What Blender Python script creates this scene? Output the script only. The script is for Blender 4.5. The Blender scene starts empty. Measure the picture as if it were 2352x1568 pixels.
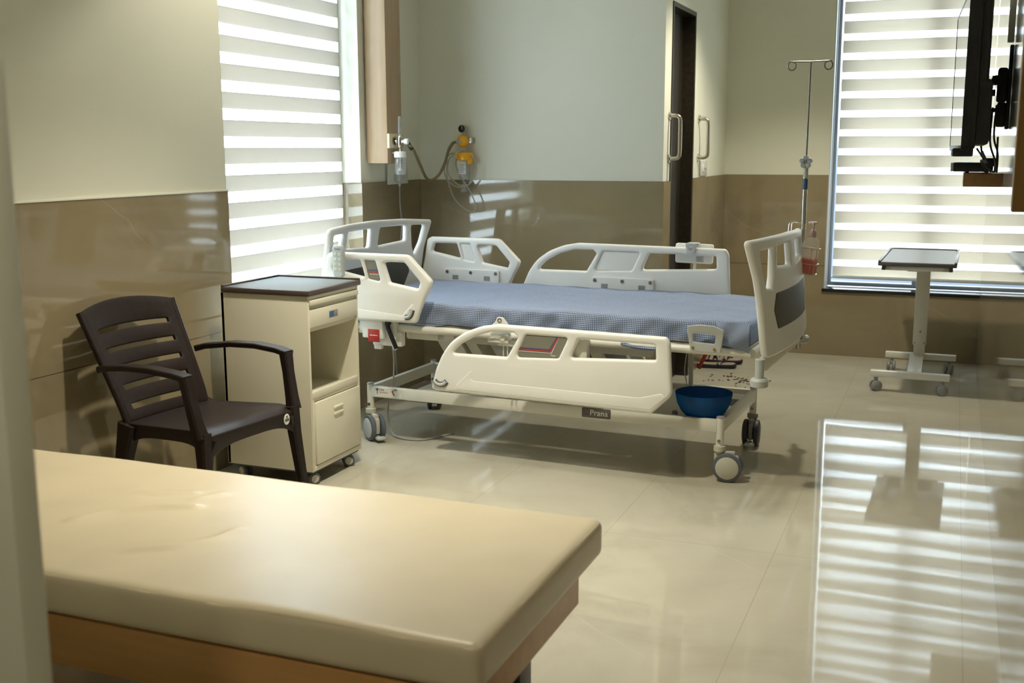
import bpy, bmesh, math, random
from mathutils import Vector, Matrix
random.seed(4)
C = bpy.context.scene.collection
PI = math.pi
rad = math.radians

# ------------------------------------------------------------------ materials
def mat(name, col, rough=.5, metal=0., spec=.5, trans=0., coat=0., ior=1.45):
    m = bpy.data.materials.new(name); m.use_nodes = True
    b = m.node_tree.nodes['Principled BSDF']
    b.inputs['Base Color'].default_value = (*col, 1)
    b.inputs['Roughness'].default_value = rough
    b.inputs['Metallic'].default_value = metal
    b.inputs['Specular IOR Level'].default_value = spec
    b.inputs['Transmission Weight'].default_value = trans
    b.inputs['Coat Weight'].default_value = coat
    b.inputs['IOR'].default_value = ior
    return m

class NT:
    def __init__(s, m): s.m = m; s.t = m.node_tree; s.b = s.t.nodes.get('Principled BSDF')
    def n(s, typ, **kw):
        x = s.t.nodes.new(typ)
        for k, v in kw.items():
            if k.startswith('i_'): x.inputs[k[2:].replace('_', ' ')].default_value = v
            else: setattr(x, k, v)
        return x
    def l(s, a, b): s.t.links.new(a, b)
    def math(s, op, a, b=None, c=None):
        x = s.t.nodes.new('ShaderNodeMath'); x.operation = op
        for i, v in enumerate((a, b, c)):
            if v is None: continue
            if isinstance(v, (int, float)): x.inputs[i].default_value = v
            else: s.l(v, x.inputs[i])
        return x.outputs[0]
    def mix(s, f, a, b):
        x = s.t.nodes.new('ShaderNodeMix'); x.data_type = 'RGBA'
        for i, v in ((0, f), (6, a), (7, b)):
            if isinstance(v, (int, float)): x.inputs[i].default_value = v
            elif isinstance(v, tuple): x.inputs[i].default_value = (*v, 1)
            else: s.l(v, x.inputs[i])
        return x.outputs[2]
    def ramp(s, f, *stops):
        x = s.t.nodes.new('ShaderNodeValToRGB'); e = x.color_ramp.elements
        while len(e) < len(stops): e.new(.5)
        for k, (p, c) in enumerate(stops): e[k].position = p; e[k].color = (*c, 1)
        s.l(f, x.inputs[0]); return x.outputs[0]

def noise_tint(m, col, amt=.12, scale=3., detail=3., stretch=None):
    """gentle variation of a plain colour"""
    k = NT(m); g = k.n('ShaderNodeTexCoord'); src = g.outputs['Object']
    if stretch:
        mp = k.n('ShaderNodeMapping'); mp.inputs['Scale'].default_value = stretch
        k.l(src, mp.inputs[0]); src = mp.outputs[0]
    n = k.n('ShaderNodeTexNoise', i_Scale=scale, i_Detail=detail); k.l(src, n.inputs['Vector'])
    lo = tuple(c*(1-amt) for c in col); hi = tuple(min(1, c*(1+amt)) for c in col)
    k.l(k.ramp(n.outputs['Fac'], (.3, lo), (.7, hi)), k.b.inputs['Base Color'])
    return m

def stone(name, base, vein, dark, rough, joints, jcol, bump=0., width=.0028, vamt=.6, vdir=(.5, .75, 1.), spec=.5):
    """polished marble-look tile; joints = list of (axis, period, offset)"""
    m = mat(name, base, rough, spec=spec); k = NT(m)
    pos = k.n('ShaderNodeNewGeometry').outputs['Position']
    sep = k.n('ShaderNodeSeparateXYZ'); k.l(pos, sep.inputs[0])
    n1 = k.n('ShaderNodeTexNoise', i_Scale=1.6, i_Detail=6., i_Roughness=.62, i_Distortion=.6); k.l(pos, n1.inputs['Vector'])
    c1 = k.ramp(n1.outputs['Fac'], (.28, dark), (.5, base), (.75, tuple(c*1.1 for c in base)))
    dot = k.n('ShaderNodeVectorMath', operation='DOT_PRODUCT'); dot.inputs[1].default_value = vdir; k.l(pos, dot.inputs[0])
    n2 = k.n('ShaderNodeTexNoise', i_Scale=1.1, i_Detail=4., i_Roughness=.5); k.l(pos, n2.inputs['Vector'])
    q = k.math('FRACT', k.math('ADD', k.math('MULTIPLY', dot.outputs['Value'], 1.05), k.math('MULTIPLY', n2.outputs['Fac'], .42)))
    v = k.math('ABSOLUTE', k.math('SUBTRACT', q, .5))
    n4 = k.n('ShaderNodeTexNoise', i_Scale=2.3, i_Detail=2.); k.l(pos, n4.inputs['Vector'])
    msk = k.math('MULTIPLY', k.math('MAXIMUM', k.math('SUBTRACT', n4.outputs['Fac'], .47), 0.), 4.5)
    vf = k.math('MINIMUM', k.math('MULTIPLY', k.math('MULTIPLY', k.math('SUBTRACT', 1., k.math('MINIMUM', k.math('DIVIDE', v, .0055), 1.)), msk), vamt), .8)
    col = k.mix(vf, c1, vein)
    jm = None
    for ax, per, off in joints:
        f = k.math('FRACT', k.math('DIVIDE', k.math('SUBTRACT', sep.outputs[ax], off), per))
        d = k.math('MULTIPLY', k.math('MINIMUM', f, k.math('SUBTRACT', 1., f)), per)
        j = k.math('LESS_THAN', d, width/2)
        jm = j if jm is None else k.math('MAXIMUM', jm, j)
    if jm is not None: col = k.mix(jm, col, jcol)
    k.l(col, k.b.inputs['Base Color'])
    if bump:
        mp2 = k.n('ShaderNodeMapping'); mp2.inputs['Scale'].default_value = (.45, 1.6, 1.); k.l(pos, mp2.inputs[0])
        n3 = k.n('ShaderNodeTexNoise', i_Scale=4.5, i_Detail=.5); k.l(mp2.outputs[0], n3.inputs['Vector'])
        bp = k.n('ShaderNodeBump', i_Strength=1., i_Distance=bump); k.l(n3.outputs['Fac'], bp.inputs['Height'])
        k.l(bp.outputs[0], k.b.inputs['Normal'])
    return m

def wood(name, a, b, rough=.4, axis=2):
    m = mat(name, a, rough); k = NT(m); g = k.n('ShaderNodeTexCoord')
    mp = k.n('ShaderNodeMapping'); sc = [14., 14., 14.]; sc[axis] = .9
    mp.inputs['Scale'].default_value = sc; k.l(g.outputs['Object'], mp.inputs[0])
    n = k.n('ShaderNodeTexNoise', i_Scale=2., i_Detail=4., i_Distortion=.4); k.l(mp.outputs[0], n.inputs['Vector'])
    k.l(k.ramp(n.outputs['Fac'], (.3, a), (.7, b)), k.b.inputs['Base Color']); return m

def fabric_sheet(name, diff, trans, wd, see=0.):
    """thin cloth: part reflects, part lets daylight through, part open weave"""
    m = bpy.data.materials.new(name); m.use_nodes = True; k = NT(m)
    k.t.nodes.remove(k.b); out = k.t.nodes['Material Output']
    d = k.n('ShaderNodeBsdfDiffuse'); t = k.n('ShaderNodeBsdfTranslucent')
    g = k.n('ShaderNodeTexCoord'); mp = k.n('ShaderNodeMapping'); mp.inputs['Scale'].default_value = (6, 6, 160); k.l(g.outputs['Object'], mp.inputs[0])
    n = k.n('ShaderNodeTexNoise', i_Scale=1.5, i_Detail=3.); k.l(mp.outputs[0], n.inputs['Vector'])
    k.l(k.ramp(n.outputs['Fac'], (.3, tuple(c*.93 for c in trans)), (.7, tuple(min(1, c*1.05) for c in trans))), t.inputs[0])
    d.inputs[0].default_value = (*diff, 1)
    mx = k.n('ShaderNodeMixShader'); mx.inputs[0].default_value = wd; k.l(t.outputs[0], mx.inputs[1]); k.l(d.outputs[0], mx.inputs[2])
    o = mx.outputs[0]
    if see:
        tr = k.n('ShaderNodeBsdfTransparent'); m2 = k.n('ShaderNodeMixShader'); m2.inputs[0].default_value = see
        k.l(o, m2.inputs[1]); k.l(tr.outputs[0], m2.inputs[2]); o = m2.outputs[0]
    k.l(o, out.inputs[0]); return m

def thin_clear(name, tint, refl=.08, rough=.02, body=None, bodyw=0.):
    """thin clear sheet: see-through with a slight reflection (and an optional milky body)"""
    m = bpy.data.materials.new(name); m.use_nodes = True; k = NT(m)
    k.t.nodes.remove(k.b); out = k.t.nodes['Material Output']
    tr = k.n('ShaderNodeBsdfTransparent'); tr.inputs[0].default_value = (*tint, 1)
    gl = k.n('ShaderNodeBsdfGlossy', i_Roughness=rough)
    mx = k.n('ShaderNodeMixShader'); mx.inputs[0].default_value = refl
    k.l(tr.outputs[0], mx.inputs[1]); k.l(gl.outputs[0], mx.inputs[2]); o = mx.outputs[0]
    if body:
        d = k.n('ShaderNodeBsdfDiffuse'); d.inputs[0].default_value = (*body, 1)
        t2 = k.n('ShaderNodeBsdfTranslucent'); t2.inputs[0].default_value = (*body, 1)
        m3 = k.n('ShaderNodeMixShader'); m3.inputs[0].default_value = .5; k.l(d.outputs[0], m3.inputs[1]); k.l(t2.outputs[0], m3.inputs[2])
        m2 = k.n('ShaderNodeMixShader'); m2.inputs[0].default_value = bodyw
        k.l(o, m2.inputs[1]); k.l(m3.outputs[0], m2.inputs[2]); o = m2.outputs[0]
    k.l(o, out.inputs[0]); return m

def gingham(name, light, dark, pitch):
    m = mat(name, light, .85, spec=.15); k = NT(m)
    uv = k.n('ShaderNodeUVMap').outputs[0]; sp = k.n('ShaderNodeSeparateXYZ'); k.l(uv, sp.inputs[0])
    a = k.math('GREATER_THAN', k.math('FRACT', k.math('DIVIDE', sp.outputs[0], pitch)), .5)
    b = k.math('GREATER_THAN', k.math('FRACT', k.math('DIVIDE', sp.outputs[1], pitch)), .5)
    f = k.math('ADD', k.math('MULTIPLY', a, .5), k.math('MULTIPLY', b, .5))
    k.l(k.ramp(f, (0., light), (.5, tuple((x+y)*.5 for x, y in zip(light, dark))), (1., dark)), k.b.inputs['Base Color'])
    return m

TJ = [('Z', .6, 0.)]
M = {}
M['paint'] = noise_tint(mat('cream_wall_paint', (.80, .79, .665), .45, spec=.3), (.80, .79, .665), .02, 1.5)
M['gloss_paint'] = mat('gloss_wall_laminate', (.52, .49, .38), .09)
M['white_paint'] = mat('white_gloss_paint', (.74, .74, .61), .3)
WT = dict(base=(.29, .235, .142), vein=(.52, .47, .37), dark=(.215, .175, .11))
M['tile'] = stone('wall_tile', rough=.05, spec=.85, joints=TJ, jcol=(.05, .04, .03), **WT)
M['floor'] = stone('floor_tile', (.50, .468, .378), (.66, .63, .55), (.42, .385, .30), .045,
                   [('X', .6, .1), ('Y', 1.2, 3.7)], (.40, .37, .29), bump=.00045, width=.0026, vamt=.45, vdir=(.8, 1.0, 0.))
M['ceiling'] = mat('ceiling_white', (.86, .85, .79), .8)
M['highlight_edge'] = mat('tile_edge_highlight', (.86, .84, .74), .5)
M['bed_white'] = noise_tint(mat('cream_white_plastic', (.87, .863, .825), .36), (.87, .863, .825), .02, 4)
M['metal_white'] = mat('powder_coat_white', (.74, .725, .645), .35)
M['grey_plastic'] = mat('grey_plastic', (.30, .31, .31), .45)
M['light_grey'] = mat('light_grey_plastic', (.52, .55, .54), .45)
M['tyre'] = mat('grey_rubber', (.11, .125, .145), .5)
M['tyre_shaded'] = mat('shaded_rubber', (.05, .05, .055), .5)  # grey rubber darkened: shade under the bed put into the colour
M['hub'] = mat('beige_hub_cap', (.55, .53, .44), .4)
M['charcoal'] = mat('charcoal_panel', (.085, .082, .078), .45)
M['sticker_grey'] = mat('grey_sticker', (.24, .235, .19), .35)
M['badge_grey'] = mat('badge_grey', (.13, .125, .11), .35)
M['red'] = mat('red_label', (.42, .03, .025), .45)
M['red_line'] = mat('red_line', (.45, .06, .05), .5)
M['blue_line'] = mat('blue_line', (.08, .11, .24), .5)
M['white_print'] = mat('white_print', (.8, .8, .78), .5)
M['black'] = mat('black_plastic', (.012, .012, .013), .35)
M['soft_black'] = mat('soft_black', (.03, .03, .032), .6)
M['chrome'] = mat('chrome', (.62, .61, .58), .18, 1.)
M['steel'] = mat('brushed_steel', (.52, .49, .43), .28, 1.)
M['dull_rod'] = mat('dull_rod', (.26, .25, .22), .4, 1.)
M['dark_steel'] = mat('dull_screw', (.3, .28, .24), .4, 1.)
M['brown_chair'] = noise_tint(mat('dark_brown_plastic', (.019, .012, .011), .4, spec=.3), (.019, .012, .011), .15, 60)
M['brown_trim'] = mat('taupe_trim', (.085, .062, .055), .4)
M['tray_blue'] = mat('grey_blue_laminate', (.20, .22, .235), .55, spec=.12)
M['tray_dark'] = mat('dark_laminate', (.10, .095, .09), .22)
M['cabinet'] = noise_tint(mat('cream_steel', (.74, .70, .57), .38), (.74, .70, .57), .02, 3)
M['cream_plastic'] = mat('cream_socket', (.68, .63, .47), .4)
M['socket'] = mat('white_socket', (.66, .66, .58), .35)
M['gold'] = mat('brass', (.5, .33, .12), .3, 1.)
M['yellow'] = mat('orange_yellow_plastic', (.85, .42, .02), .3)
M['hose_brown'] = mat('olive_brown_hose', (.22, .17, .085), .35)
M['tube_clear'] = thin_clear('clear_tubing', (.93, .93, .88), .10, .1, (.72, .71, .60), .50)
M['clear'] = thin_clear('clear_plastic', (.95, .96, .96), .10, .05, (.75, .78, .78), .22)
M['bottle'] = thin_clear('translucent_bottle', (.9, .87, .8), .06, .2, (.72, .68, .60), .55)
M['pink'] = thin_clear('pink_liquid', (.95, .35, .4), .03, .2, (.80, .15, .18), .72)
M['pink_cap'] = mat('pale_pink_cap', (.62, .43, .42), .45)
M['bowl'] = thin_clear('blue_bowl_plastic', (.02, .18, .42), .05, .15, (.020, .17, .48), .70)
M['door_dark'] = noise_tint(mat('dark_brown_granite', (.028, .022, .014), .35), (.028, .022, .014), .3, 50)
M['granite'] = mat('dark_granite_sill', (.02, .018, .018), .15)
M['alu'] = mat('white_window_frame', (.62, .66, .70), .3)
M['alu_dark'] = mat('grey_window_frame', (.22, .25, .29), .3)
M['glass'] = thin_clear('window_glass', (.93, .96, .97), .06, .0)
M['wood_light'] = wood('light_wood', (.40, .275, .155), (.47, .335, .205), .35, 2)
M['wood_honey'] = wood('honey_wood', (.42, .215, .07), (.50, .27, .095), .35, 0)
M['wood_brown'] = wood('brown_wood', (.30, .165, .05), (.36, .205, .07), .4, 2)
M['wood_shelf'] = wood('shelf_wood', (.25, .12, .045), (.31, .16, .06), .4, 1)
M['vinyl'] = noise_tint(mat('cream_vinyl', (.62, .53, .37), .36, spec=.5), (.62, .53, .37), .04, 5)
M['sheet'] = gingham('blue_check_sheet', (.44, .50, .63), (.045, .075, .165), .0078)
M['mattress'] = mat('mattress_cover', (.6, .6, .6), .8)
M['blind_opaque'] = fabric_sheet('blind_stone_band', (.62, .57, .47), (.106, .092, .074), .42)
M['blind_cream'] = fabric_sheet('blind_cream_band', (.66, .59, .47), (.31, .265, .20), .42)
M['blind_sheer'] = fabric_sheet('blind_sheer_band', (.8, .8, .78), (.97, .97, .97), .10, .12)
M['screen'] = mat('tv_screen', (.008, .008, .009), .03, spec=.8)
M['cord'] = mat('grey_cord', (.36, .37, .37), .5)
M['navy'] = mat('navy_strap', (.015, .018, .035), .5)
M['sole'] = mat('tan_sole', (.40, .30, .22), .6)
M['crumb'] = mat('brown_debris', (.12, .08, .04), .8)
M['label_blue'] = mat('blue_label', (.05, .14, .30), .4)

# ------------------------------------------------------------------ mesh helpers
class MB:
    def __init__(s): s.bm = bmesh.new(); s.mats = []
    def box(s, x0, x1, y0, y1, z0, z1, bev=0., seg=2, rot=None, mi=0):
        r = bmesh.ops.create_cube(s.bm, size=1.)
        vs = r['verts']
        for v in vs: v.co = Vector(((x0+x1)/2+v.co.x*(x1-x0), (y0+y1)/2+v.co.y*(y1-y0), (z0+z1)/2+v.co.z*(z1-z0)))
        fs = set(f for v in vs for f in v.link_faces)
        if bev:
            es = list(set(e for v in vs for e in v.link_edges))
            g = bmesh.ops.bevel(s.bm, geom=es, offset=bev, segments=seg, affect='EDGES', profile=.5)
            fs = set(f for f in g['faces']) | set(f for f in fs if f.is_valid)
            vs = list(set(v for f in fs for v in f.verts))
        for f in fs: f.material_index = mi
        if rot is not None:
            cen = Vector(((x0+x1)/2, (y0+y1)/2, (z0+z1)/2))
            for v in vs: v.co = cen + rot @ (v.co-cen)
        return s
    def tube(s, pts, r, n=12, cap=True, closed=False, smooth=0, mi=0):
        P = [Vector(p) for p in pts]
        if smooth: P = catmull(P, smooth, closed)
        m = len(P); rr = r if callable(r) else (lambda t: r)
        rings = []; nrm = None
        for i, p in enumerate(P):
            if closed: t = (P[(i+1) % m]-P[i-1])
            else: t = P[min(i+1, m-1)]-P[max(i-1, 0)]
            t.normalize()
            if nrm is None:
                nrm = t.orthogonal().normalized()
            else:
                nrm = (nrm - t*nrm.dot(t)).normalized()
            b = t.cross(nrm); q = rr(i/(m-1))
            rings.append([s.bm.verts.new(p+q*(math.cos(a)*nrm+math.sin(a)*b)) for a in [2*PI*k/n for k in range(n)]])
        for i in range(m if closed else m-1):
            A, B = rings[i], rings[(i+1) % m]
            for k in range(n):
                f = s.bm.faces.new((A[k], A[(k+1) % n], B[(k+1) % n], B[k])); f.material_index = mi
        if cap and not closed:
            s.bm.faces.new(list(reversed(rings[0]))).material_index = mi; s.bm.faces.new(rings[-1]).material_index = mi
        return s
    def lathe(s, prof, c=(0, 0, 0), axis='z', n=32, mi=0, rot=None):
        """prof: list of (radius, height)"""
        c = Vector(c); rings = []
        for r, h in prof:
            ring = []
            for k in range(n):
                a = 2*PI*k/n; x, y = r*math.cos(a), r*math.sin(a)
                v = {'z': Vector((x, y, h)), 'y': Vector((x, h, y)), 'x': Vector((h, x, y))}[axis]
                if rot is not None: v = rot @ v
                ring.append(s.bm.verts.new(c+v))
            rings.append(ring)
        for i in range(len(rings)-1):
            for k in range(n):
                f = s.bm.faces.new((rings[i][k], rings[i][(k+1) % n], rings[i+1][(k+1) % n], rings[i+1][k])); f.material_index = mi
        if prof[0][0] > 1e-6: s.bm.faces.new(list(reversed(rings[0]))).material_index = mi
        if prof[-1][0] > 1e-6: s.bm.faces.new(rings[-1]).material_index = mi
        return s
    def quad(s, a, b, c, d, mi=0):
        f = s.bm.faces.new([s.bm.verts.new(Vector(p)) for p in (a, b, c, d)]); f.material_index = mi; return s
    def mesh(s, ang=38):
        bmesh.ops.remove_doubles(s.bm, verts=s.bm.verts, dist=1e-6)
        bmesh.ops.recalc_face_normals(s.bm, faces=s.bm.faces)
        me = bpy.data.meshes.new('m'); s.bm.to_mesh(me); s.bm.free()
        return finish(me, ang)

def finish(me, ang=38):
    for p in me.polygons: p.use_smooth = True
    me.set_sharp_from_angle(angle=rad(ang)); return me

def catmull(P, k, closed=False):
    out = []; m = len(P)
    for i in range(m if closed else m-1):
        if closed: p0, p1, p2, p3 = P[i-1], P[i], P[(i+1) % m], P[(i+2) % m]
        else: p0, p1, p2, p3 = P[max(i-1, 0)], P[i], P[i+1], P[min(i+2, m-1)]
        for j in range(k):
            t = j/k
            out.append(.5*((2*p1)+(p2-p0)*t+(2*p0-5*p1+4*p2-p3)*t*t+(3*p1-p0-3*p2+p3)*t**3))
    if not closed: out.append(P[-1])
    return out

def obj(name, me, m, parent=None, label=None, loc=None, rotz=None):
    if isinstance(me, MB): me = me.mesh()
    me.name = name
    o = bpy.data.objects.new(name, me); C.objects.link(o)
    for x in (m if isinstance(m, (list, tuple)) else [m]): me.materials.append(x)
    if parent: o.parent = parent
    if label: o['label'] = label
    if loc is not None: o.location = loc
    if rotz is not None: o.rotation_euler = (0, 0, rotz)
    return o

def thing(name, label, cat, loc=(0, 0, 0), rotz=0., group=None):
    o = bpy.data.objects.new(name, None); C.objects.link(o); o.empty_display_size = .1
    o.location = loc; o.rotation_euler = (0, 0, rotz); o['label'] = label; o['category'] = cat
    if group: o['group'] = group
    return o
def tag(o, label, cat, group=None):
    o['label'] = label; o['category'] = cat
    if group: o['group'] = group
    return o
def struct(name, me, m, parent=None):
    o = obj(name, me, m, parent)
    if parent is None: o['kind'] = 'structure'
    return o

def fillet(pts, r, n=5):
    """round the corners of a closed polygon; r number or list"""
    out = []; m = len(pts)
    for i in range(m):
        p0, p1, p2 = Vector(pts[i-1][:2]), Vector(pts[i][:2]), Vector(pts[(i+1) % m][:2])
        rr = r[i] if isinstance(r, (list, tuple)) else r
        a, b = p0-p1, p2-p1; la, lb = a.length, b.length
        if rr <= 0 or la < 1e-6 or lb < 1e-6: out.append(tuple(p1)); continue
        a, b = a/la, b/lb; cosv = max(-1, min(1, a.dot(b))); th = math.acos(cosv)
        if th > PI-.05: out.append(tuple(p1)); continue
        d = min(rr/math.tan(th/2), la*.48, lb*.48); q = d*math.tan(th/2)
        s0, s1 = p1+a*d, p1+b*d
        for k in range(n+1):
            t = k/n; out.append(tuple((1-t)**2*s0+2*t*(1-t)*p1+t*t*s1))
    return out

def plate(outline, holes, thick, bev, fn, ang=50, res=3, cuts=()):
    """flat moulded panel from a 2-D outline with openings; fn maps (a, b, depth) to xyz"""
    cu = bpy.data.curves.new('c', 'CURVE'); cu.dimensions = '2D'; cu.fill_mode = 'BOTH'
    cu.extrude = max(thick/2-bev, 1e-5); cu.bevel_depth = bev; cu.bevel_resolution = res
    if bev: cu.offset = -bev
    def area(P): return sum(P[i-1][0]*P[i][1]-P[i][0]*P[i-1][1] for i in range(len(P)))
    for k, P in enumerate([outline]+list(holes)):
        if (area(P) > 0) != (k == 0): P = list(reversed(P))
        sp = cu.splines.new('POLY'); sp.points.add(len(P)-1); sp.use_cyclic_u = True
        for i, p in enumerate(P): sp.points[i].co = (p[0], p[1], 0, 1)
    o = bpy.data.objects.new('tmp', cu); C.objects.link(o)
    bpy.context.view_layer.update()
    dg = bpy.context.evaluated_depsgraph_get()
    me = bpy.data.meshes.new_from_object(o.evaluated_get(dg))
    bpy.data.objects.remove(o); bpy.data.curves.remove(cu)
    bm = bmesh.new(); bm.from_mesh(me); bmesh.ops.remove_doubles(bm, verts=bm.verts, dist=1e-5)
    for c in cuts: bmesh.ops.bisect_plane(bm, geom=bm.verts[:]+bm.edges[:]+bm.faces[:], plane_co=(c, 0, 0), plane_no=(1, 0, 0))
    for v in bm.verts: v.co = Vector(fn(v.co.x, v.co.y, v.co.z))
    bmesh.ops.recalc_face_normals(bm, faces=bm.faces); bm.to_mesh(me); bm.free(); me.materials.clear()
    return finish(me, ang)

def text_mesh(s, size, depth, fn, spacing=1.):
    cu = bpy.data.curves.new('t', 'FONT'); cu.body = s; cu.size = size; cu.extrude = depth/2; cu.space_character = spacing
    o = bpy.data.objects.new('tmp', cu); C.objects.link(o); bpy.context.view_layer.update()
    me = bpy.data.meshes.new_from_object(o.evaluated_get(bpy.context.evaluated_depsgraph_get()))
    bpy.data.objects.remove(o); bpy.data.curves.remove(cu); me.materials.clear()
    for v in me.vertices: v.co = Vector(fn(v.co.x, v.co.y, v.co.z))
    return me

def axis_pts(lo, hi, r, step):
    e = [lo+r*(1-math.cos(t*PI/8)) for t in range(5)]; n = max(2, int((hi-lo-2*r)/step))
    mid = [lo+r+(hi-lo-2*r)*k/n for k in range(1, n)]
    return e+mid+[hi-r*(1-math.cos(t*PI/8)) for t in range(4, -1, -1)]
def soft_box(x0, x1, y0, y1, z0, z1, r, step, disp=None, uvs=False, bottom=True):
    """finely divided box with rounded edges; disp(p, n) moves its points"""
    bm = bmesh.new(); X, Y, Zz = axis_pts(x0, x1, r, step), axis_pts(y0, y1, r, step), axis_pts(z0, z1, min(r, (z1-z0)*.45), step)
    uvl = bm.loops.layers.uv.new('UVMap') if uvs else None
    def grid(A, B, f, uvf):
        V = [[bm.verts.new(f(a, b)) for b in B] for a in A]
        for i in range(len(A)-1):
            for j in range(len(B)-1):
                fc = bm.faces.new((V[i][j], V[i+1][j], V[i+1][j+1], V[i][j+1]))
                if uvl:
                    for lp, (a, b) in zip(fc.loops, ((A[i], B[j]), (A[i+1], B[j]), (A[i+1], B[j+1]), (A[i], B[j+1]))): lp[uvl].uv = uvf(a, b)
    grid(X, Y, lambda a, b: Vector((a, b, z1)), lambda a, b: (a, b))
    if bottom: grid(X, Y, lambda a, b: Vector((a, b, z0)), lambda a, b: (a, b))
    for y, s in ((y0, -1), (y1, 1)): grid(X, Zz, lambda a, b, y=y: Vector((a, y, b)), lambda a, b, y=y, s=s: (a, y+s*(z1-b)))
    for x, s in ((x0, -1), (x1, 1)): grid(Y, Zz, lambda a, b, x=x: Vector((x, a, b)), lambda a, b, x=x, s=s: (x+s*(z1-b), a))
    bmesh.ops.remove_doubles(bm, verts=bm.verts, dist=1e-5)
    rz = min(r, (z1-z0)*.45)
    for v in bm.verts:
        p = v.co; q = Vector((min(max(p.x, x0+r), x1-r), min(max(p.y, y0+r), y1-r), min(max(p.z, z0+rz), z1-rz)))
        d = p-q
        if d.length > 1e-9: v.co = q+d.normalized()*min(r, max(abs(d.x), abs(d.y), abs(d.z)))
    bmesh.ops.recalc_face_normals(bm, faces=bm.faces); bm.normal_update()
    if disp:
        ds = [disp(v.co.copy(), v.normal.copy()) for v in bm.verts]
        for v, d in zip(bm.verts, ds): v.co += d
    me = bpy.data.meshes.new('m'); bm.to_mesh(me); bm.free()
    return finish(me, 70)

# ------------------------------------------------------------------ room shell
XL, YB, YF, XR, XD = -2.902, 5.878, 7.608, .196, -1.452
H = 2.75; Y0 = -1.6
E_ = .008                                            # tile stands proud of the paint
struct('floor', MB().box(XL-.3, XR+.2, Y0-.2, YF+.3, -.1, 0), M['floor'])
struct('ceiling', MB().box(XL-.3, XR+.2, Y0-.2, YF+.3, H, H+.1), M['ceiling'])
W1a, W1b, WS, WTOP = 4.005, 5.18, .449, 2.55
w = MB()
w.box(XL-.26, XL-E_, Y0, W1a, 0, H).box(XL-.26, XL-E_, W1b, YB+.1, 0, H).box(XL-.26, XL-E_, W1a, W1b, 0, WS).box(XL-.26, XL-E_, W1a, W1b, WTOP, H)
struct('wall_left', w, M['paint'])
t = MB(); t.box(XL-E_, XL, Y0, W1a, 0, 1.2).box(XL-E_, XL, W1b, YB, 0, 1.2).box(XL-E_, XL, W1a, W1b, 0, WS)
t.box(XL-.14, XL, W1b-.006, W1b, WS, 1.2)
struct('trim_1', t, M['tile'])
struct('trim_2', MB().box(XL-E_, XL+.0025, Y0, W1a, 1.2, 1.206), M['highlight_edge'])  # ledge strip; the dado edge's highlight is put into its pale colour
struct('wall_back', MB().box(XL-.2, XD-E_, YB+E_, YB+.15, 0, H), M['paint'])
struct('trim_3', MB().box(XL, XD, YB, YB+E_, 0, 1.2).box(XD-E_, XD, YB+E_, 6.03, 0, 1.2).box(XD-E_, XD, 6.6, YF, 0, 1.2), M['tile'])
w = MB(); w.box(XD-.15, XD-E_, YB+.15, 6.03, 0, H).box(XD-.15, XD-E_, 6.6, YF+.1, 0, H).box(XD-.15, XD-E_, 6.03, 6.6, 2.155, H)
struct('wall_side', w, M['paint'])
W2a, W2b = -.772, XR
w = MB(); w.box(XD-.1, W2a, YF+E_, YF+.26, 0, H).box(W2a, W2b+.2, YF+E_, YF+.26, 0, WS-.02).box(W2a, W2b+.2, YF+E_, YF+.26, WTOP, H)
struct('wall_far', w, M['paint'])
struct('trim_4', MB().box(XD, W2a, YF, YF+E_, 0, 1.2).box(W2a, W2b, YF, YF+E_, 0, WS-.02), M['tile'])
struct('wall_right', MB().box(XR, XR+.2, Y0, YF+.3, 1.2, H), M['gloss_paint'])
struct('trim_5', MB().box(XR, XR+.2, Y0, YF+.3, 0, 1.2), M['tile'])
struct('wall_front', MB().box(XL-.3, XR+.3, Y0-.2, Y0, 0, H), M['paint'])
# thin partition end close to the camera
struct('wall_partition', MB().box(XL, -1.10, 1.030, 1.075, 0, 1.487, .004), M['white_paint'])

# door in the side wall: dark stone lining and recessed dark leaf
d = struct('door_1', MB().box(XD-.112, XD-.075, 6.02, 6.62, 0, 2.16), M['door_dark'])
obj('door_frame', MB().box(XD-.15, XD-.002, 6.575, 6.60, 0, 2.155).box(XD-.15, XD-.002, 6.03, 6.05, 0, 2.155).box(XD-.15, XD-.002, 6.05, 6.575, 2.13, 2.155), M['door_dark'], d)

# windows: frame, glass; blinds are things
def frame_bars(mb, horiz, a0, a1, z0, z1, dpt, w, mull):
    def bx(p0, p1, q0, q1):
        if horiz: mb.box(p0, p1, dpt, dpt+.05, q0, q1, .004)
        else: mb.box(dpt-.05, dpt, p0, p1, q0, q1, .004)
    bx(a0, a1, z0, z0+w); bx(a0, a1, z1-w, z1); bx(a0, a0+w, z0+w, z1-w); bx(a1-w, a1, z0+w, z1-w)
    for m in mull: bx(m-.03, m+.03, z0+w, z1-w)
wf = struct('window_1', (lambda b: (frame_bars(b, False, W1a+.002, W1b-.008, WS, WTOP, XL-.19, .05, []), b.box(XL-.165, XL-.118, 5.138, W1b-.008, WS, WTOP), b)[1])(MB()), M['alu'])  # includes an added unseen bar behind the blind, blocking sky light at the jamb
obj('glass_pane', MB().box(XL-.217, XL-.213, W1a+.05, W1b-.05, WS+.05, WTOP-.05), M['glass'], wf)
b = MB(); zf = YF+.17
b.box(W2a+.002, W2b, zf, zf+.05, WS+.003, WS+.030, .003).box(W2a+.002, W2b, zf, zf+.05, WTOP-.05, WTOP, .004).box(W2a+.002, W2a+.026, zf, zf+.05, WS+.03, WTOP-.05, .002)
b.box(-.225, -.165, zf, zf+.05, WS+.03, WTOP-.05, .004).box(W2a+.028, W2b, zf+.008, zf+.022, WS+.052, WS+.060)
wf = struct('window_2', b, M['alu_dark'])
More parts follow.
